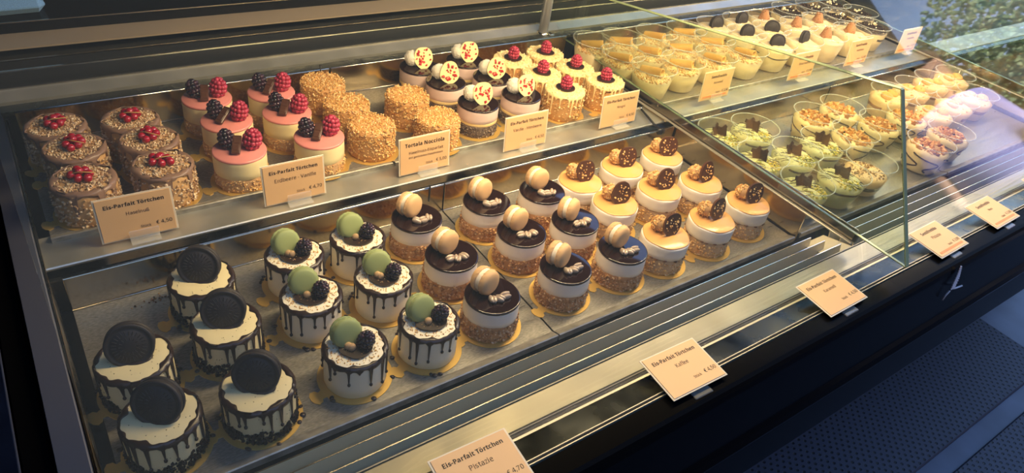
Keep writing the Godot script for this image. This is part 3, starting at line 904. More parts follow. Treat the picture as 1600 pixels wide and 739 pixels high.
func build_counter() -> void:
	var black := mat("black lacquer", rgb(10, 10, 11), 0.2, 0.0, 0.10)
	var dark := mat("dark duct", rgb(22, 22, 23), 0.7)
	var rubber := mat("rubber", rgb(24, 23, 22), 0.5)
	var slat_m := mat("slat metal", rgb(222, 208, 166), 0.5, 0.2)
	var ledge_m := steel_soft("ledge metal", rgb(206, 204, 190), 0.72)
	var band_m := steel("band steel", rgb(186, 180, 158), 0.50, Vector3(1.5, 1.5, 1.5), 0.10)
	var edge_m := steel("bright edge", rgb(226, 220, 206), 0.2, Vector3(3, 3, 3), 0.04)
	var grey_m := steel("grey steel", rgb(104, 108, 104), 0.28, Vector3(2, 2, 2), 0.14)
	var edge_soft := mat("satin edge", rgb(168, 162, 146), 0.5, 0.6)
	var o := thing("display_counter")
	tag(o, "long black pastry display counter with stepped steel decks, slatted vents and a black front", "display counter")
	# body
	long_part("front_panel", [Vector2(0.392, 0.038), Vector2(0.397, 0.047), Vector2(0.421, 0.0465), Vector2(0.4255, 0.044), Vector2(0.4285, 0.038), Vector2(0.430, 0.028), Vector2(0.430, -0.100), Vector2(0.4345, -0.110), Vector2(0.4375, -0.124), Vector2(0.4345, -0.138), Vector2(0.430, -0.148), Vector2(0.428, -0.255), Vector2(0.424, -0.262), Vector2(0.392, -0.262)], black, o, X0 - 0.06)
	long_part("plinth", rect(-0.66, -0.85, 0.16, -0.262), black, o, X0 - 0.06)
	long_part("body", rect(-0.66, -0.262, 0.392, -0.030), dark, o, X0 - 0.06)
	long_part("inner_step", rect(-0.66, -0.030, -0.130, 0.020), dark, o)
	long_part("front_step", [Vector2(0.300, -0.03), Vector2(0.392, -0.03), Vector2(0.392, 0.034), Vector2(0.300, 0.014)], dark, o)
	# front: three vent slats, ledge band, glass channel, apron, chrome channel
	for q in [Vector2(0.2425, 0.007), Vector2(0.2635, 0.0125), Vector2(0.2865, 0.019)]:
		var z: float = q.x
		var y: float = q.y
		var cut := 0.900 + (z - 0.2425) * 0.4
		for span in [[X0, cut], [0.957, X1]]: long_part("vent_slat", [Vector2(z - 0.0010, y), Vector2(z + 0.0004, y), Vector2(z + 0.0075, y - 0.030), Vector2(z + 0.0062, y - 0.030)], slat_m, o, span[0], span[1])
		for span in [[X0, cut], [0.957, X1]]: long_part("slat_edge", [Vector2(z - 0.0009, y - 0.0004), Vector2(z + 0.0004, y - 0.0004), Vector2(z + 0.0004, y + 0.0005), Vector2(z - 0.0009, y + 0.0005)], edge_m, o, span[0], span[1])
	long_part("slat_end_plate", [Vector2(0.236, -0.028), Vector2(0.300, -0.012), Vector2(0.300, 0.006), Vector2(0.236, -0.010)], mat("slat metal", Color.WHITE), o, 0.890, 0.957)
	long_part("ledge_lip", rect(0.3020, 0.010, 0.3036, 0.0245), edge_soft, o)
	long_part("ledge_groove", rect(0.3040, 0.010, 0.3085, 0.0210), rubber, o)
	long_part("ledge_band", [Vector2(0.3085, 0.015), Vector2(0.3440, 0.015), Vector2(0.3440, 0.0310), Vector2(0.3420, 0.0316), Vector2(0.3085, 0.0290)], band_m, o)
	long_part("glass_channel", rect(0.3425, 0.020, 0.3532, 0.0335), rubber, o)
	long_part("channel_bead", rect(0.3452, 0.0335, 0.3462, 0.0343), edge_soft, o)
	long_part("channel_edge", rect(0.3532, 0.020, 0.3562, 0.0362), edge_soft, o)
	long_part("apron", [Vector2(0.3560, 0.020), Vector2(0.3885, 0.020), Vector2(0.3885, 0.0458), Vector2(0.3560, 0.0358)], grey_m, o)
	for z in [0.3890, 0.3935]:
		long_part("chrome_line", rect(z, 0.03, z + 0.0012, 0.0480), edge_soft, o)
	# upper deck: ledge in front of the trays, dark slot, flange over the lower back wall
	long_part("deck_ledge", [Vector2(-0.195, 0.034), Vector2(-0.130, 0.034), Vector2(-0.1285, 0.036), Vector2(-0.1285, 0.0425), Vector2(-0.130, 0.0440), Vector2(-0.195, 0.0440)], ledge_m, o)
	long_part("deck_support", rect(-0.66, 0.020, -0.170, 0.034), dark, o)
	long_part("slot_flange", rect(-0.1150, 0.046, -0.1000, 0.0505), grey_m, o)
	# rear duct: flange, ridge, fins, sloped sill
	long_part("rear_flange", [Vector2(-0.441, 0.095), Vector2(-0.441, 0.1005), Vector2(-0.470, 0.0970), Vector2(-0.470, 0.0915)], grey_m, o)
	long_part("rear_shadow_gap", rect(-0.4775, 0.075, -0.470, 0.0915), dark, o)
	long_part("rear_ridge", [Vector2(-0.4775, 0.080), Vector2(-0.4775, 0.0985), Vector2(-0.5000, 0.1080), Vector2(-0.5025, 0.1080), Vector2(-0.5025, 0.080)], ledge_m, o)
	long_part("rear_ridge_edge", rect(-0.5025, 0.1070, -0.4990, 0.1100), edge_m, o)
	for q in [Vector2(-0.5200, 0.1260), Vector2(-0.5450, 0.1310)]:
		long_part("rear_slat", rect(q.x - 0.002, 0.07, q.x, q.y), mat("dark slat", rgb(52, 54, 56), 0.5, 0.5), o)
		long_part("slat_edge", rect(q.x - 0.0030, q.y, q.x + 0.0006, q.y + 0.0020), edge_m, o)
	long_part("rear_sill", [Vector2(-0.570, 0.1385), Vector2(-0.570, 0.1412), Vector2(-0.612, 0.1480), Vector2(-0.612, 0.1453)], mat("tan sill", rgb(168, 150, 124), 0.45, 0.3), o)
	long_part("rear_duct", [Vector2(-0.66, 0.020), Vector2(-0.548, 0.020), Vector2(-0.548, 0.080), Vector2(-0.600, 0.085), Vector2(-0.600, 0.140), Vector2(-0.66, 0.140)], dark, o)
	long_part("worktop", [Vector2(-0.612, 0.10), Vector2(-0.612, 0.1640), Vector2(-0.614, 0.1655), Vector2(-1.15, 0.1655), Vector2(-1.15, 0.10)], mat("black stone", rgb(15, 15, 16), 0.22, 0.0, 0.25), o)
	long_part("worktop_edge", rect(-0.6135, 0.1645, -0.6115, 0.1662), edge_m, o)
	# left end: trim, sloped plate and black side
	var l := MB.new(1)
	l.box(Vector3(X0 + 0.001, 0.015, -0.115), Vector3(0.0026, 0.072, 0.98), 0.0006)
	put("end_trim", l.done(), steel("trim steel", rgb(176, 168, 150), 0.3, Vector3(2, 2, 2)), o)
	var p := MB.new(1)
	p.xf = Transform3D(Basis(Vector3(0, 0, 1), 0.42), Vector3(X0 - 0.0155, 0.0425, -0.115))
	p.box(Vector3.ZERO, Vector3(0.031, 0.004, 0.98), 0.001)
	put("end_plate", p.done(), mat("end plate metal", rgb(132, 132, 138), 0.45, 0.3), o)
	var sp := MB.new(1)
	sp.box(Vector3(X0 - 0.0465, -0.41, -0.115), Vector3(0.030, 0.87, 1.09), 0.004)
	put("end_panel", sp.done(), black, o)
	var se := MB.new(1)
	se.box(Vector3(X0 - 0.0605, 0.026, -0.115), Vector3(0.0020, 0.0020, 1.09), 0.0005)
	put("end_panel_edge", se.done(), mat("blue grey edge", rgb(92, 98, 118), 0.35, 0.5), o)
	# between the two sections: steel side walls with rails, glass on top, posts behind
	for xd in [0.876, 1.905]:
		var s := MB.new(1)
		s.box(Vector3(xd + 0.014, 0.012, 0.057), Vector3(0.004, 0.074, 0.330), 0.0008)
		s.box(Vector3(xd + 0.014, 0.020, -0.270), Vector3(0.004, 0.058, 0.330), 0.0008)
		put("side_wall", s.done(), steel("mirror steel", rgb(206, 190, 160), 0.15, Vector3(2, 2, 2), 0.06), o)
		var k := MB.new(1)
		k.box(Vector3(xd + 0.0105, 0.0500, -0.060), Vector3(0.0060, 0.0030, 0.745), 0.0009)
		put("side_rail", k.done(), mat("rail metal", rgb(214, 208, 194), 0.34, 0.55), o)
		var h := MB.new(1)
		h.box(Vector3(xd + 0.0165, 0.063, -0.065), Vector3(0.0030, 0.026, 0.755), 0.0006)
		put("glass_holder", h.done(), steel("holder steel", rgb(160, 150, 138), 0.16, Vector3(2, 2, 2), 0.06), o)
		var c := MB.new(1)
		c.box(Vector3(xd + 0.016, 0.062, 0.3125), Vector3(0.008, 0.020, 0.006), 0.0012)
		put("rail_clip", c.done(), rubber, o)
		var t := MB.new(1)
		t.tube([Vector3(xd - 0.054, 0.094, -0.472), Vector3(xd - 0.054, 0.95, -0.472)], 0.0105, 20)
		put("post", t.done(), mat("post steel", rgb(190, 190, 194), 0.35, 0.45), o)
		var g := MB.new(1)
		g.tube([Vector3(xd - 0.054, 0.088, -0.472), Vector3(xd - 0.054, 0.101, -0.472)], 0.0135, 16)
		g.box(Vector3(xd - 0.046, 0.098, -0.456), Vector3(0.013, 0.010, 0.016), 0.002)
		put("post_clamp", g.done(), steel("bright edge", rgb(226, 220, 206), 0.2, Vector3(3, 3, 3), 0.04), o)
	# lamp under the canopy at the head of the front glass
	long_part("lamp_housing", rect(0.010, 0.590, 0.078, 0.606), mat("lamp housing", rgb(200, 200, 196), 0.4, 0.6), o)

func glass_pane(called: String, poly: Array, x0: float, x1: float, edges: Array, label: String, solid := false) -> void:
	var o := thing(called)
	var tinted := mat("green tinted glass", Color(0.92, 0.96, 0.86, 0.0), 0.0)
	tinted.refraction_enabled = true
	tinted.refraction_scale = 0.05
	var g := MB.new(1)
	g.prism(poly, x0, x1)
	put("pane", g.done(), tinted if solid else glassy("clear glass", Color(0.80, 0.88, 0.74), 0.02), o)
	var em := mat("ground glass edge", rgb(150, 164, 122), 0.18, 0.0, 0.6)
	for e in edges:
		var a: Vector2 = e[0]
		var b: Vector2 = e[1]
		var d := (b - a)
		var m := MB.new(1)
		var ang := atan2(d.y, d.x)
		m.xf = Transform3D(Basis(Vector3.RIGHT, -ang), Vector3((x0 + x1) * 0.5, (a.y + b.y) * 0.5, (a.x + b.x) * 0.5))
		m.box(Vector3.ZERO, Vector3(x1 - x0 - 0.0006, 0.0020, d.length()), 0.0008)
		put("polished_edge", m.done(), em, o)
	tag(o, label, "glass pane")

func build_glass() -> void:
	for q in [[0.876, "upright glass divider between the cakes and the dessert cups"], [1.905, "far glass divider behind the dessert cups, half lost in reflections"]]:
		var x: float = q[0]
		var a := Vector2(-0.520, 0.0860); var b := Vector2(0.4060, 0.0755); var c := Vector2(0.2760, 0.3100); var d := Vector2(-0.520, 0.1880)
		glass_pane("glass_divider", [a, b, c, d], x - 0.005, x + 0.005, [[a, b], [b, c], [c, d]], q[1], true)
	var dir := Vector2(-0.142, 0.243).normalized()
	var foot := Vector2(0.3490, 0.0345)
	var side := Vector2(dir.y, -dir.x) * 0.0028
	var top := foot + dir * 0.625
	var poly := [foot - side, foot + side, top + side, top - side]
	glass_pane("front_glass", poly, X0 + 0.01, 0.8695, [], "tall tilted front glass before the cakes, faint reflections low on the left")
	glass_pane("front_glass", poly, 0.8825, X1, [], "tall tilted front glass before the dessert cups, mirroring blue and green daylight")

func build_lamp() -> void:
	var o := thing("led_tube_lamp")
	var m := mat("glowing tube", rgb(255, 236, 196), 0.5)
	m.emission_enabled = true
	m.emission = rgb(255, 226, 170)
	m.emission_energy_multiplier = LAMP_GLOW
	var t := MB.new(1)
	t.tube([Vector3(LAMP_X0, 0.583, 0.045), Vector3(LAMP_X1, 0.581, 0.045)], 0.009, 12)
	put("tube", t.done(), m, o)
	tag(o, "warm tube lamp along the head of the front glass", "lamp")
	var a := AreaLight3D.new()
	a.name = "led_light"
	a.area_size = Vector2(LAMP_X1 - LAMP_X0, 0.05)
	a.light_color = rgb(255, 226, 172)
	a.light_energy = LAMP_POWER
	a.area_range = 5.0
	a.area_attenuation = 2.0
	a.shadow_enabled = true
	a.position = Vector3((LAMP_X0 + LAMP_X1) * 0.5, 0.570, 0.045)
	a.rotation = Vector3(-PI / 2 + 0.22, 0, 0)
	add_child(a)

# ------------------------------------------------------------------ everything in place
func place(proto: Node3D, used: bool, at: Vector3, yaw: float) -> Node3D:
	var o := proto
	if used:
		o = proto.duplicate()
		o.name = numbered(base_name(proto))
		add_child(o)
	o.position = at
	o.rotation.y = yaw
	return o

func base_name(o: Node) -> String:
	var n := String(o.name)
	return n.left(n.length() - 4) if n.length() > 4 and n.right(3).is_valid_int() and n[n.length() - 4] == "_" else n

func place_all(maker: Callable, spots: Array, y: float, yaw: float, jitter: float, variants: int, what: String, kind: String, grp: String) -> void:
	var protos := []
	for i in mini(variants, spots.size()): protos.append(maker.call(i + 3))
	for i in spots.size():
		var q: Array = spots[i]
		var p: Node3D = protos[i % variants]
		var o := place(p, i >= variants, Vector3(q[0], y, q[1]), yaw + jitter * sin(i * 2.7 + 1.0))
		tag(o, what + ", " + q[2], kind, grp)

func grid_words(cols: Array, rows: Array) -> Array:
	var out := []
	for c in cols:
		for r in rows: out.append("%s of the %s column" % [r, c])
	return out

func build_cakes() -> void:
	var y := -0.0039
	var yu := 0.0471
	place_all(cookie_cake, [[-0.130, 0.068, "back of the left pair"], [-0.124, 0.160, "front of the left pair"], [-0.031, -0.032, "back of the right column"], [-0.028, 0.058, "middle of the right column"], [-0.027, 0.167, "front of the right column"]],
		y, CAKE_YAW, 0.22, 5, "dripped cream cake with an upright black sandwich cookie", "cake", "cookie drip cakes")
	place_all(pistachio_cake, [[0.088, -0.029, "back of the left column"], [0.078, 0.055, "middle of the left column"], [0.090, 0.160, "front of the left column"], [0.179, -0.028, "back of the right column"], [0.175, 0.062, "middle of the right column"], [0.189, 0.161, "front of the right column"]],
		y, CAKE_YAW, 0.16, 4, "dripped cream cake with a green macaron", "cake", "pistachio drip cakes")
	place_all(coffee_cake, [[0.276, -0.034, "back of the left column"], [0.279, 0.063, "middle of the left column"], [0.286, 0.158, "front of the left column"], [0.396, -0.028, "back of the middle column"], [0.402, 0.060, "middle of the middle column"], [0.413, 0.155, "front of the middle column"], [0.497, -0.017, "back of the right column"], [0.496, 0.072, "middle of the right column"], [0.520, 0.158, "front of the right column"]],
		y, CAKE_YAW, 0.14, 3, "glossy chocolate topped cake with a beige macaron", "cake", "coffee mousse cakes")
	place_all(caramel_cake, [[0.576, -0.015, "back of the left column"], [0.590, 0.060, "middle of the left column"], [0.608, 0.161, "front of the left column"], [0.678, -0.022, "back of the middle column"], [0.693, 0.059, "middle of the middle column"], [0.713, 0.163, "front of the middle column"], [0.779, -0.023, "back of the right column"], [0.782, 0.073, "middle of the right column"], [0.813, 0.155, "front of the right column"]],
		y, CAKE_YAW, 0.16, 3, "caramel topped cake with nut ball and chocolate disc", "cake", "caramel mousse cakes")
	place_all(hazelnut_cake, [[-0.130, -0.382, "back of the left column"], [-0.117, -0.313, "middle of the left column"], [-0.120, -0.228, "front of the left column"], [-0.034, -0.368, "back of the right column"], [-0.023, -0.301, "middle of the right column"], [-0.022, -0.228, "front of the right column"]],
		yu, CAKE_YAW, 0.5, 3, "rough nutty cake topped with redcurrants", "cake", "hazelnut currant cakes")
	place_all(strawberry_cake, [[0.085, -0.398, "back of the left column"], [0.092, -0.317, "middle of the left column"], [0.083, -0.227, "front of the left column"], [0.186, -0.387, "back of the right column"], [0.185, -0.311, "middle of the right column"], [0.203, -0.222, "front of the right column"]],
		yu, CAKE_YAW, 0.2, 2, "pink glazed cake with blackberry and raspberry", "cake", "strawberry vanilla cakes")
	place_all(nut_cake, [[0.281, -0.399, "back of the left column"], [0.288, -0.314, "middle of the left column"], [0.296, -0.232, "front of the left column"], [0.399, -0.306, "back of the right pair"], [0.410, -0.216, "front of the right pair"]],
		yu, CAKE_YAW, 0.9, 2, "plain cake covered all over in golden nuts", "cake", "nut crumb cakes")
	place_all(white_chocolate_cake, [[0.472, -0.396, "back of the left column"], [0.489, -0.326, "middle of the left column"], [0.503, -0.234, "front of the left column"], [0.573, -0.395, "back of the right column"], [0.585, -0.315, "middle of the right column"], [0.598, -0.235, "front of the right column"]],
		yu, CAKE_YAW, 0.22, 3, "cake with white ball and red flecked white disc", "cake", "white chocolate cakes")
	place_all(raspberry_cake, [[0.672, -0.372, "back of the left column"], [0.692, -0.299, "middle of the left column"], [0.694, -0.225, "front of the left column"], [0.757, -0.376, "back of the right column"], [0.777, -0.300, "middle of the right column"], [0.799, -0.229, "front of the right column"]],
		yu, CAKE_YAW, 0.5, 2, "nut coated cake with one raspberry on top", "cake", "raspberry nut cakes")

func build_cups() -> void:
	var y := 0.0011
	var yu := 0.0481
	var r3 := ["back", "middle", "front"]
	var w := []
	var xs := [[0.895, -0.380], [0.914, -0.304], [0.936, -0.228], [0.978, -0.375], [1.006, -0.310], [1.031, -0.235], [1.082, -0.374], [1.098, -0.303], [1.135, -0.233], [1.178, -0.371], [1.206, -0.306], [1.240, -0.233]]
	for i in 12: w.append([xs[i][0], xs[i][1], "%s row, %s from the left" % [r3[i % 3], ["first", "second", "third", "fourth"][i / 3]]])
	place_all(wafer_cup, w, yu, -0.75, 0.25, 3, "clear cup of cream with a wafer roll", "dessert cup", "wafer roll cups")
	place_all(cookie_cup, [[1.279, -0.372, "back row, left"], [1.319, -0.308, "middle row, left"], [1.349, -0.238, "front row, left"], [1.376, -0.374, "back row, right"], [1.416, -0.309, "middle row, right"], [1.448, -0.232, "front row, right"]],
		yu, -0.8, 0.3, 2, "clear cup of cream with a standing black cookie", "dessert cup", "cookie cream cups")
	place_all(cone_cup, [[1.472, -0.370, "back row, left"], [1.524, -0.306, "middle row, left"], [1.548, -0.230, "front row, left"], [1.624, -0.311, "middle row, right"], [1.655, -0.232, "front row, right"]],
		yu, -0.8, 0.3, 2, "clear cup of cream with a brown nutty cone", "dessert cup", "nut cone cups")
	place_all(dark_cup, [[1.600, -0.395, "back row, first from the left"], [1.705, -0.395, "back row, second from the left"], [1.805, -0.395, "back row, third from the left"], [1.725, -0.320, "middle row, left"], [1.830, -0.322, "middle row, right"], [1.765, -0.240, "front row, left"]],
		yu, -0.8, 0.6, 2, "clear cup topped with coarse dark crumbs", "dessert cup", "dark crumb cups")
	place_all(pistachio_cup, [[0.950, -0.030, "back row, left"], [1.036, -0.019, "back row, right"], [0.955, 0.068, "middle row, first from the left"], [1.040, 0.083, "middle row, second from the left"], [1.139, 0.077, "middle row, third from the left"], [0.960, 0.167, "front row, left"], [1.062, 0.176, "front row, right"]],
		y, -0.75, 0.4, 3, "clear cup of pale green cream with chocolate shards", "dessert cup", "pistachio cups")
	place_all(brown_cup, [[1.158, 0.172, "beside the pistachio cups in the front row"]], y, -0.8, 0.0, 1, "half filled clear cup with brown crumbs", "dessert cup", "")
	place_all(nut_cup, [[1.224, -0.005, "back row, left"], [1.323, -0.008, "back row, right"], [1.238, 0.083, "middle row, first from the left"], [1.352, 0.074, "middle row, second from the left"], [1.460, 0.076, "middle row, third from the left"], [1.369, 0.178, "front row, left"], [1.473, 0.167, "front row, right"]],
		y, -0.8, 0.9, 3, "clear cup with orange brown nuts and dark sauce", "dessert cup", "nut cluster cups")
	place_all(biscuit_cup, [[1.528, -0.010, "back row, first from the left"], [1.628, -0.010, "back row, second from the left"], [1.727, -0.014, "back row, third from the left"], [1.825, -0.010, "back row, fourth from the left"], [1.562, 0.086, "middle row, left"], [1.662, 0.082, "middle row, centre"], [1.765, 0.080, "middle row, right"]],
		y, -0.8, 0.6, 2, "clear cup of nougat cream with round biscuits", "dessert cup", "biscuit cups")

func build_cards() -> void:
	var t := "Eis-Parfait Törtchen"
	var g := "price cards on the upper deck"
	var f := "price cards on the front ledge"
	price_card(Vector3(-0.075, 0.0455, -0.146), -0.10, -0.02, t, ["Haselnuß"], "€ 4,50", false, false, "peach price card reading Haselnuß before the redcurrant cakes", g)
	price_card(Vector3(0.1350, 0.0455, -0.146), -0.10, 0.0, t, ["Erdbeere - Vanille"], "€ 4,70", false, false, "peach price card reading Erdbeere - Vanille before the pink cakes", g)
	price_card(Vector3(0.3500, 0.0440, -0.146), -0.10, 0.0, "Tortala Nocciola", ["Haselnuss-Eisparfait", "mit gerösteten Haselnüssen"], "€ 5,00", false, false, "worn price card reading Tortala Nocciola before the golden nut cakes", g)
	price_card(Vector3(0.5520, 0.0440, -0.146), -0.10, 0.0, t, ["Vanille - Himbeere"], "€ 4,50", false, false, "peach price card before the red flecked white chocolate cakes", g)
	price_card(Vector3(0.7730, 0.0465, -0.146), -0.10, 0.0, t, ["Nougat"], "€ 4,50", false, false, "peach price card before the raspberry cakes, beside the glass divider", g)
	price_card(Vector3(1.0500, 0.0560, -0.146), -0.06, 0.0, "Semifreddo", ["Karamell"], "€ 3,90", true, false, "price card reading Semifreddo before the wafer roll cups", g)
	price_card(Vector3(1.3480, 0.0580, -0.146), -0.06, 0.0, "Semifreddo", ["Stracciatella"], "€ 3,90", true, false, "price card before the cookie cups, crossed by the glass edge", g)
	price_card(Vector3(1.5680, 0.0620, -0.146), -0.06, 0.0, "Semifreddo", ["Haselnuss"], "€ 3,90", true, false, "price card before the nutty cone cups", g)
	price_card(Vector3(1.8000, 0.0660, -0.146), -0.06, 0.0, "Semifreddo", ["Schokolade"], "€ 3,90", true, false, "rightmost price card of the upper deck, before the dark crumb cups", g)
	var lay := -1.50
	price_card(Vector3(0.1290, 0.0490, 0.4085), lay, -0.03, t, ["Pistazie"], "€ 4,70", false, true, "price card at the lower edge of the photo, lying on the ledge", f)
	price_card(Vector3(0.4240, 0.0490, 0.4085), lay, -0.02, t, ["Kaffee"], "€ 4,50", false, true, "smudged price card lying on the ledge before the beige macaron cakes", f)
	price_card(Vector3(0.7380, 0.0490, 0.4070), lay, 0.01, t, ["Karamell"], "€ 4,50", false, true, "price card lying on the ledge before the caramel cakes", f)
	price_card(Vector3(1.0430, 0.0490, 0.4075), lay, 0.02, "Semifreddo", ["Pistazie"], "€ 3,90", true, true, "price card with orange stripe, partly behind the divider's front edge", f)
	price_card(Vector3(1.2360, 0.0490, 0.4075), lay, 0.02, "Semifreddo", ["Nuss"], "€ 3,90", true, true, "price card lying on the ledge, next right of the divider", f)
	price_card(Vector3(1.4700, 0.0490, 0.4060), lay, 0.02, "Semifreddo", ["Keks"], "€ 3,90", true, true, "price card at the right edge of the photo on the ledge", f)

func build_trays() -> void:
	var y := -0.0039
	var yu := 0.0471
	var g := "steel trays"
	tray(X0 + 0.016, 0.3580, y, -0.098, 0.2235, "lower steel tray under the cookie, pistachio and first coffee cakes", g)
	tray(0.3605, 0.8840, y, -0.098, 0.2235, "lower steel tray under the caramel cakes", g)
	tray(0.9000, 1.4100, y + 0.003, -0.098, 0.2235, "lower steel tray under the pistachio cups", g)
	tray(1.4140, 1.9000, y + 0.003, -0.098, 0.2235, "lower steel tray under the round biscuit cups", g)
	tray(X0 + 0.016, 0.3100, yu, -0.441, -0.180, "upper steel tray under the redcurrant and pink cakes", g)
	tray(0.3140, 0.8640, yu, -0.441, -0.180, "upper steel tray under the white chocolate and raspberry cakes", g)
	tray(0.9000, 1.4100, yu, -0.441, -0.180, "upper steel tray under the wafer roll cups", g)
	tray(1.4140, 1.9000, yu, -0.441, -0.180, "upper steel tray under the cone and dark crumb cups", g)

func build_small() -> void:
	var rubber := mat("rubber", rgb(24, 23, 22), 0.5)
	var i := 0
	for q in [[Vector3(0.3320, 0.023, -0.099), 0.030, "black pin at the back wall of the lower trays"], [Vector3(0.2930, 0.070, -0.441), 0.040, "black pin at the back wall of the upper trays"]]:
		var b := MB.new(1)
		var p: Vector3 = q[0]
		b.tube([Vector3.ZERO, Vector3(0, q[1], 0)], 0.0014, 8)
		b.box(Vector3(0, q[1], 0), Vector3(0.004, 0.003, 0.003), 0.0006)
		var o := put("tray_pin", b.done(), rubber)
		o.position = p + Vector3(0, 0, 0.0035)
		tag(o, q[2], "pin")
		i += 1
	var k := thing("support_strut")
	var r := MB.new(1)
	r.tube([Vector3(0.866, 0.050, -0.176), Vector3(0.846, 0.051, -0.117)], 0.0022, 8)
	put("rod", r.done(), rubber, k)
	var h := MB.new(1)
	h.tube([Vector3(0.850, 0.044, -0.098), Vector3(0.840, 0.048, -0.096)], 0.0072, 14)
	h.box(Vector3(0.846, 0.048, -0.108), Vector3(0.008, 0.008, 0.022), 0.002)
	h.box(Vector3(0.852, 0.030, -0.104), Vector3(0.007, 0.034, 0.007), 0.002)
	put("hinge", h.done(), mat("black plastic", rgb(20, 20, 24), 0.3), k)
	var e := MB.new(1)
	e.ball(Vector3(0.867, 0.0505, -0.179), Vector3.ONE * 0.0032, 6, 8)
	put("ball_end", e.done(), steel("bright edge", rgb(226, 220, 206), 0.2, Vector3(3, 3, 3), 0.04), k)
	tag(k, "black strut with hinge on the upper ledge beside the glass divider", "strut")
	# torn strip hanging on the black front
	var t := thing("torn_strip")
	var c := MB.new(3)
	var m := 22
	for a in m:
		var f0 := a / float(m)
		var f1 := (a + 1) / float(m)
		var p0 := Vector3(1.020, 0.046, 0.4335).lerp(Vector3(1.034, -0.010, 0.4375), f0)
		var p1 := Vector3(1.020, 0.046, 0.4335).lerp(Vector3(1.034, -0.010, 0.4375), f1)
		var w0 := 0.003 + 0.012 * sin(minf(f0 * 1.4, 1.0) * PI * 0.5) + 0.0015 * sin(a * 2.6)
		var w1 := 0.003 + 0.012 * sin(minf(f1 * 1.4, 1.0) * PI * 0.5) + 0.0015 * sin((a + 1) * 2.6)
		var z0 := Vector3(0, 0, 0.0012 * (a % 2))
		var z1 := Vector3(0, 0, 0.0012 * ((a + 1) % 2))
		c.smooth()
		c.quad(p0 + z0, p1 + z1, p1 + z1 + Vector3(w1, 0, 0), p0 + z0 + Vector3(w0, 0, 0))
		c.quad(p0 + z0 - Vector3(0, 0, 0.001), p0 + z0 + Vector3(w0, 0, -0.001), p1 + z1 + Vector3(w1, 0, -0.001), p1 + z1 - Vector3(0, 0, 0.001))
	put("ribbed_paper", c.done(), mat("torn paper", rgb(214, 208, 216), 0.7), t)
	var d := MB.new(1)
	d.tube([Vector3(1.046, -0.010, 0.437), Vector3(1.062, -0.016, 0.436), Vector3(1.094, -0.024, 0.435)], 0.0016, 6)
	d.tube([Vector3(1.034, -0.010, 0.437), Vector3(1.033, -0.022, 0.436), Vector3(1.038, -0.034, 0.435)], 0.0016, 6)
	put("loose_thread", d.done(), mat("torn paper", rgb(214, 208, 216), 0.7), t)
	tag(t, "torn white ribbed strip hanging on the black counter front", "torn strip")
	var fc := MB.new(11)
	for a in 26:
		fc.col = pal([Color(0.03, 0.02, 0.015), Color(0.09, 0.05, 0.03), Color(0.25, 0.14, 0.07)], fc.rng)
		fc.chunk(Vector3(fc.rng.randfn() * 0.012, 0.0012, fc.rng.randfn() * 0.004), fc.rng.randf_range(0.0008, 0.002))
	var cr := put("fallen_crumbs", fc.done(), vmat("crumb", 0.7, 0.3))
	cr.position = Vector3(-0.082, -0.0039, -0.072)
	stuff(tag(cr, "few dark crumbs fallen on the steel tray behind the cookie cakes", "crumbs"))
	# towel on the worktop behind
	var b2 := MB.new(5)
	for a in 3:
		b2.box(Vector3(0.002 * a, 0.0125 + 0.022 * a, -0.003 * a), Vector3(0.26, 0.0245, 0.17), 0.011)
	var towel := thing("folded_towel", Vector3(-0.224, 0.1660, -0.712), 0.06)
	put("cloth", b2.done(), towel_mat(), towel)
	tag(towel, "pale blue folded towel on the dark worktop, top left corner", "towel")

func towel_mat() -> Material:
	var m := mat("terry cloth", rgb(132, 182, 232), 0.95)
	m.heightmap_enabled = false
	m.normal_enabled = false
	m.rim_enabled = true
	m.rim = 0.5
	m.albedo_texture = grain("terry", 0.16, 0.72, 1.0, 256)
	m.uv1_triplanar = true
	m.uv1_scale = Vector3(14, 14, 14)
	return m

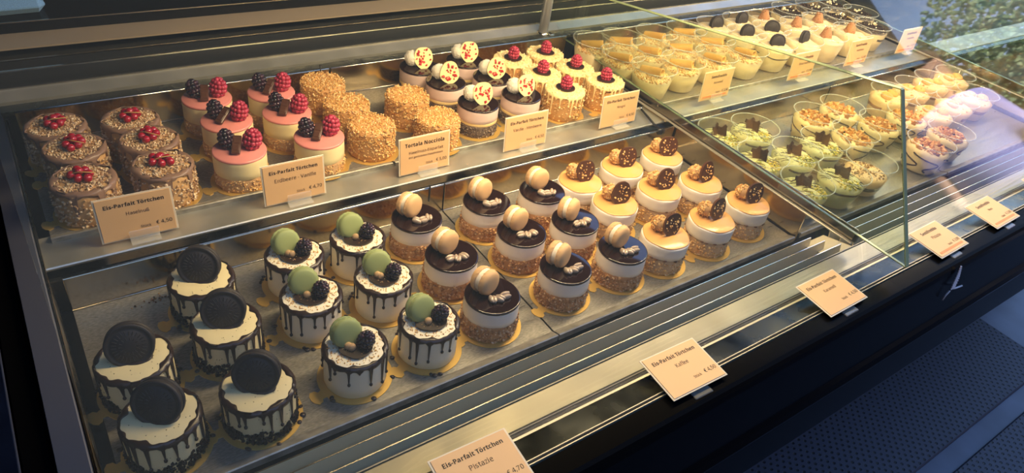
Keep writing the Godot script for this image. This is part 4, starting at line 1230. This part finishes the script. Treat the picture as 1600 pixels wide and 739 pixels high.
func build_surroundings() -> void:
	var b := MB.new(1)
	b.box(Vector3(3.0, -0.90, 3.0), Vector3(26.0, 0.10, 18.0))
	var fl := mat("floor tile", rgb(92, 94, 112), 0.35)
	fl.albedo_texture = grain("tile wear", 0.012, 0.75, 1.0)
	fl.uv1_triplanar = true
	fl.uv1_scale = Vector3(1.4, 1.4, 1.4)
	struct(put("floor", b.done(), fl))
	for q in [[Vector3(0.55, -0.843, 0.334), Vector3(3.74, 0.014, 0.332), "long dark perforated rubber mat against the counter"], [Vector3(1.5, -0.843, 1.056), Vector3(4.6, 0.014, 1.0), "second perforated rubber mat beyond the bare floor strip"]]:
		var m := MB.new(1)
		m.box(q[0] - Vector3(q[0].x, 0, q[0].z), q[1], 0.004)
		var o := put("rubber_mat", m.done(), mat_rubber())
		o.position = Vector3(q[0].x, 0, q[0].z)
		tag(o, q[2], "mat", "")
	var wall := mat("dark wall", rgb(24, 23, 23), 0.8, 0.0, 0.2)
	var w := MB.new(1)
	w.box(Vector3(1.5, 0.6, -2.3), Vector3(9.0, 3.0, 0.15))
	struct(put("wall_back", w.done(), wall))
	var w2 := MB.new(1)
	w2.box(Vector3(-1.6, 0.6, -0.1), Vector3(0.15, 3.0, 4.4))
	struct(put("wall_left", w2.done(), wall))
	var w3 := MB.new(1)
	w3.box(Vector3(1.2, 2.2, 5.0), Vector3(19.0, 6.2, 0.3))
	struct(put("wall_street", w3.done(), mat("street wall", rgb(44, 42, 41), 0.9)))
	passer_by()
	hedge()
	tree(Vector3(15.4, -0.85, 5.6), 5.0, 1.6, 3, "leafy street tree mirrored at the top right of the front glass")
	tree(Vector3(15.8, -0.85, 1.2), 5.4, 1.8, 5, "taller leafy street tree standing farther off along the street")
	var c := MB.new(1)
	c.box(Vector3(-0.2, 2.1, -0.75), Vector3(5.6, 0.12, 3.3))
	struct(put("ceiling", c.done(), mat("ceiling paint", rgb(96, 92, 86), 0.8)))

# ------------------------------------------------------------------ a person, meshed from tapered bones by surface nets
func bones_mesh(bones: Array, cell: float, soft: float) -> ArrayMesh:
	var lo := Vector3.INF
	var hi := -Vector3.INF
	for q in bones:
		for e in [[q[0], q[2]], [q[1], q[3]]]:
			lo = lo.min(e[0] - Vector3.ONE * (e[1] + cell * 2.0))
			hi = hi.max(e[0] + Vector3.ONE * (e[1] + cell * 2.0))
	var n := Vector3i(((hi - lo) / cell).ceil()) + Vector3i.ONE
	var f := PackedFloat32Array()
	f.resize(n.x * n.y * n.z)
	f.fill(1.0)
	for q in bones:
		var a: Vector3 = q[0]
		var b: Vector3 = q[1]
		var ra: float = q[2]
		var rb: float = q[3]
		var m := maxf(ra, rb) + soft + cell * 2.0
		var i0 := Vector3i(((a.min(b) - Vector3.ONE * m - lo) / cell).floor()).max(Vector3i.ZERO)
		var i1 := Vector3i(((a.max(b) + Vector3.ONE * m - lo) / cell).ceil()).min(n - Vector3i.ONE)
		var ab := b - a
		for z in range(i0.z, i1.z + 1):
			for y in range(i0.y, i1.y + 1):
				for x in range(i0.x, i1.x + 1):
					var p := lo + Vector3(x, y, z) * cell
					var t := clampf((p - a).dot(ab) / maxf(ab.length_squared(), 1e-9), 0.0, 1.0)
					var d := (p - a - ab * t).length() - lerpf(ra, rb, t)
					var k := x + n.x * (y + n.y * z)
					var h := maxf(soft - absf(f[k] - d), 0.0) / soft
					f[k] = minf(f[k], d) - h * h * soft * 0.25
	var b := MB.new(1)
	var at := {}
	for z in n.z - 1:
		for y in n.y - 1:
			for x in n.x - 1:
				var s := Vector3.ZERO
				var c := 0
				for e in 12:
					var ax := e / 4
					var o := Vector3i.ZERO
					o[(ax + 1) % 3] = e & 1
					o[(ax + 2) % 3] = (e >> 1) & 1
					var p0 := Vector3i(x, y, z) + o
					var p1 := p0; p1[ax] += 1
					var v0 := f[p0.x + n.x * (p0.y + n.y * p0.z)]
					var v1 := f[p1.x + n.x * (p1.y + n.y * p1.z)]
					if (v0 < 0.0) != (v1 < 0.0):
						s += Vector3(p0).lerp(Vector3(p1), v0 / (v0 - v1))
						c += 1
				if c: at[Vector3i(x, y, z)] = lo + s / c * cell
	for key in at:
		for ax in 3:
			var u := Vector3i.ZERO; u[(ax + 1) % 3] = 1
			var w := Vector3i.ZERO; w[(ax + 2) % 3] = 1
			var nx: Vector3i = key
			nx[ax] += 1
			if nx[ax] >= n[ax]: continue
			var v0 := f[key.x + n.x * (key.y + n.y * key.z)]
			var v1 := f[nx.x + n.x * (nx.y + n.y * nx.z)]
			if (v0 < 0.0) == (v1 < 0.0) or not (at.has(key - u) and at.has(key - w) and at.has(key - u - w)): continue
			if v0 < 0.0: b.quad(at[key - u - w], at[key - w], at[key], at[key - u])
			else: b.quad(at[key - u - w], at[key - u], at[key], at[key - w])
	return b.done()

func passer_by() -> void:
	var o := thing("person", Vector3(4.02, -0.85, 1.60), -2.0)
	var body := []
	var v := func(x: float, y: float, z: float) -> Vector3: return Vector3(x, y, z)
	body.append([v.call(0, 1.60, 0.02), v.call(0, 1.66, 0.0), 0.080, 0.092])          # head, jaw, neck
	body.append([v.call(0, 1.545, 0.045), v.call(0, 1.60, 0.03), 0.045, 0.07])
	body.append([v.call(0, 1.605, 0.095), v.call(0, 1.58, 0.112), 0.010, 0.014])
	body.append([v.call(0, 1.40, -0.01), v.call(0, 1.53, 0.0), 0.055, 0.052])
	body.append([v.call(0, 1.0, 0.0), v.call(0, 1.34, 0.0), 0.12, 0.135])
	for s in [-1.0, 1.0]:
		body.append([v.call(s * 0.083, 1.61, 0.0), v.call(s * 0.088, 1.57, 0.0), 0.012, 0.010])
		body.append([v.call(s * 0.16, 1.36, 0), v.call(s * 0.235, 1.09, 0.02), 0.055, 0.042])
		body.append([v.call(s * 0.235, 1.09, 0.02), v.call(s * 0.20, 0.87, 0.14), 0.040, 0.028])
		body.append([v.call(s * 0.20, 0.86, 0.145), v.call(s * 0.195, 0.80, 0.18), 0.030, 0.034])
		for k in 4:
			body.append([v.call(s * (0.175 + 0.017 * k), 0.79, 0.185), v.call(s * (0.172 + 0.017 * k), 0.735 + 0.006 * absf(k - 1.5), 0.20 + 0.004 * k), 0.0095, 0.008])
		body.append([v.call(s * 0.172, 0.83, 0.17), v.call(s * 0.155, 0.785, 0.195), 0.011, 0.009])
		body.append([v.call(s * 0.095, 0.93, 0), v.call(s * 0.10, 0.50, 0.02), 0.085, 0.055])
		body.append([v.call(s * 0.10, 0.50, 0.02), v.call(s * 0.105, 0.09, -0.02), 0.052, 0.036])
	put("body", bones_mesh(body, 0.013, 0.03), mat("skin", rgb(206, 160, 132), 0.55), o)
	var shirt := [[v.call(0, 1.02, 0.0), v.call(0, 1.33, 0.0), 0.150, 0.150], [v.call(-0.07, 1.33, -0.01), v.call(0.07, 1.33, -0.01), 0.115, 0.115], [v.call(0, 0.90, 0.0), v.call(0, 1.02, 0.0), 0.155, 0.150]]
	for s in [-1.0, 1.0]:
		shirt.append([v.call(s * 0.13, 1.37, 0), v.call(s * 0.215, 1.16, 0.015), 0.075, 0.068])
		shirt.append([v.call(s * 0.08, 0.90, 0.0), v.call(s * 0.09, 1.30, 0.0), 0.10, 0.10])
	put("shirt", bones_mesh(shirt, 0.018, 0.05), mat("lavender cotton", rgb(172, 172, 236), 0.8), o)
	var legs := [[v.call(-0.07, 0.90, 0), v.call(0.07, 0.90, 0), 0.13, 0.13]]
	for s in [-1.0, 1.0]:
		legs.append([v.call(s * 0.095, 0.88, 0), v.call(s * 0.10, 0.50, 0.02), 0.105, 0.078])
		legs.append([v.call(s * 0.10, 0.50, 0.02), v.call(s * 0.105, 0.10, -0.02), 0.075, 0.064])
	put("trousers", bones_mesh(legs, 0.02, 0.04), mat("dark denim", rgb(52, 62, 96), 0.8), o)
	var shoes := []
	for s in [-1.0, 1.0]: shoes.append([v.call(s * 0.105, 0.045, -0.05), v.call(s * 0.125, 0.035, 0.14), 0.045, 0.035])
	put("shoes", bones_mesh(shoes, 0.015, 0.01), mat("white leather", rgb(220, 218, 214), 0.5), o)
	var hair := [[v.call(0, 1.69, -0.03), v.call(0, 1.60, -0.05), 0.092, 0.085], [v.call(0, 1.715, 0.02), v.call(0, 1.70, -0.03), 0.075, 0.085]]
	put("hair", bones_mesh(hair, 0.013, 0.03), mat("brown hair", rgb(58, 42, 32), 0.6), o)
	for s in [-1.0, 1.0]:
		var e := MB.new(1)
		e.ball(v.call(s * 0.032, 1.635, 0.083), Vector3.ONE * 0.012, 6, 8)
		put("eye", e.done(), mat("eye white", rgb(90, 76, 66), 0.3), o)
	var mo := MB.new(1)
	mo.ball(v.call(0, 1.548, 0.090), Vector3(0.022, 0.006, 0.006), 6, 8)
	put("mouth", mo.done(), mat("lips", rgb(172, 104, 96), 0.5), o)
	tag(o, "person in lavender shirt and dark trousers, seen only mirrored in the glass", "person")

func hedge() -> void:
	var o := thing("hedge", Vector3(12.4, -0.85, 3.6))
	var c := MB.new(8)
	for i in 6000:
		c.col = pal([Color(0.10, 0.17, 0.07), Color(0.15, 0.22, 0.10), Color(0.20, 0.28, 0.13)], c.rng)
		c.chunk(Vector3(c.rng.randf_range(-0.4, 0.4), c.rng.randf_range(0.0, 1.7), c.rng.randf_range(-4.5, 4.5)), 0.075)
	stuff(put("foliage", c.done(), vmat("leaf", 0.6, 0.4), o))
	tag(o, "low green hedge along the street, mirrored in the front glass", "hedge")

func tree(at: Vector3, h: float, r: float, s: int, label: String) -> void:
	var o := thing("street_tree", at)
	var t := MB.new(s)
	t.tube([Vector3.ZERO, Vector3(0.05, h * 0.3, 0.03), Vector3(0.0, h * 0.62, 0.0)], 0.16, 10, 0.5)
	put("trunk", t.done(), mat("bark", rgb(84, 70, 56), 0.9), o)
	var c := MB.new(s)
	for i in 5000:
		var d := Vector3(c.rng.randfn(), c.rng.randfn() * 0.8, c.rng.randfn()).normalized() * pow(c.rng.randf(), 0.4)
		c.col = pal([Color(0.20, 0.30, 0.12), Color(0.28, 0.38, 0.18), Color(0.36, 0.46, 0.24)], c.rng)
		c.chunk(Vector3(0, h * 0.54, 0) + d * Vector3(r, h * 0.46, r), 0.065)
	stuff(put("crown", c.done(), vmat("leaf", 0.6, 0.4), o))
	tag(o, label, "tree", "")

func mat_rubber() -> Material:
	if mats.has("mat rubber"): return mats["mat rubber"]
	var px := 64
	var im := Image.create(px, px, false, Image.FORMAT_RGB8)
	var hm := Image.create(px, px, false, Image.FORMAT_RGB8)
	for y in px:
		for x in px:
			var d := 9.0
			for c in [Vector2(16, 16), Vector2(48, 48), Vector2(-16, 48), Vector2(80, 16), Vector2(16, 80), Vector2(48, -16)]:
				d = minf(d, ((Vector2(x, y) - c) * Vector2(1.0, 1.35)).length() / 12.0)
			var k := smoothstep(0.75, 1.1, d)
			im.set_pixel(x, y, Color(0.06, 0.06, 0.07).lerp(Color(0.215, 0.215, 0.27), k))
			hm.set_pixel(x, y, Color(k, k, k))
	var m := mat("mat rubber", Color(1, 1, 1), 0.55)
	m.albedo_texture = ImageTexture.create_from_image(im)
	m.heightmap_enabled = true
	m.heightmap_texture = ImageTexture.create_from_image(hm)
	m.heightmap_scale = 0.3
	m.uv1_triplanar = true
	m.uv1_scale = Vector3(40, 40, 40)
	return m

# lamp settings
const LAMP_X0 := 0.18
const LAMP_X1 := 2.45
const LAMP_GLOW := 7.0
const LAMP_POWER := 3.2

func _ready() -> void:
	var cam := Camera3D.new()
	cam.name = "camera"
	cam.position = Vector3(-0.15312, 0.67727, 0.69940)
	cam.rotation = Vector3(-0.647205, -0.699310, 0.168310)
	cam.fov = rad_to_deg(2.0 * atan(369.5 / 1102.07))
	cam.near = 0.02
	cam.far = 200.0
	add_child(cam)
	var sun := DirectionalLight3D.new()
	sun.name = "sun"
	sun.light_color = rgb(255, 244, 226)
	sun.light_energy = 4.0
	sun.light_angular_distance = 1.0
	sun.basis = Basis.looking_at(Vector3(0.1, -0.9, 0.9))
	sun.shadow_enabled = true
	add_child(sun)
	var sky_m := ProceduralSkyMaterial.new()
	sky_m.sky_top_color = rgb(128, 172, 240)
	sky_m.sky_horizon_color = rgb(214, 226, 244)
	sky_m.ground_bottom_color = rgb(90, 92, 96)
	sky_m.ground_horizon_color = rgb(150, 152, 156)
	var sky := Sky.new()
	sky.sky_material = sky_m
	var env := Environment.new()
	env.background_mode = Environment.BG_SKY
	env.sky = sky
	env.background_energy_multiplier = 2.4
	env.tonemap_mode = Environment.TONE_MAPPER_LINEAR
	env.tonemap_exposure = 1.0
	env.sdfgi_enabled = true
	env.ssao_enabled = true
	env.ssil_enabled = true
	var we := WorldEnvironment.new()
	we.name = "world"
	we.environment = env
	add_child(we)
	build_lamp()
	build_surroundings()
	build_counter()
	build_trays()
	build_cakes()
	build_cups()
	build_cards()
	build_glass()
	build_small()
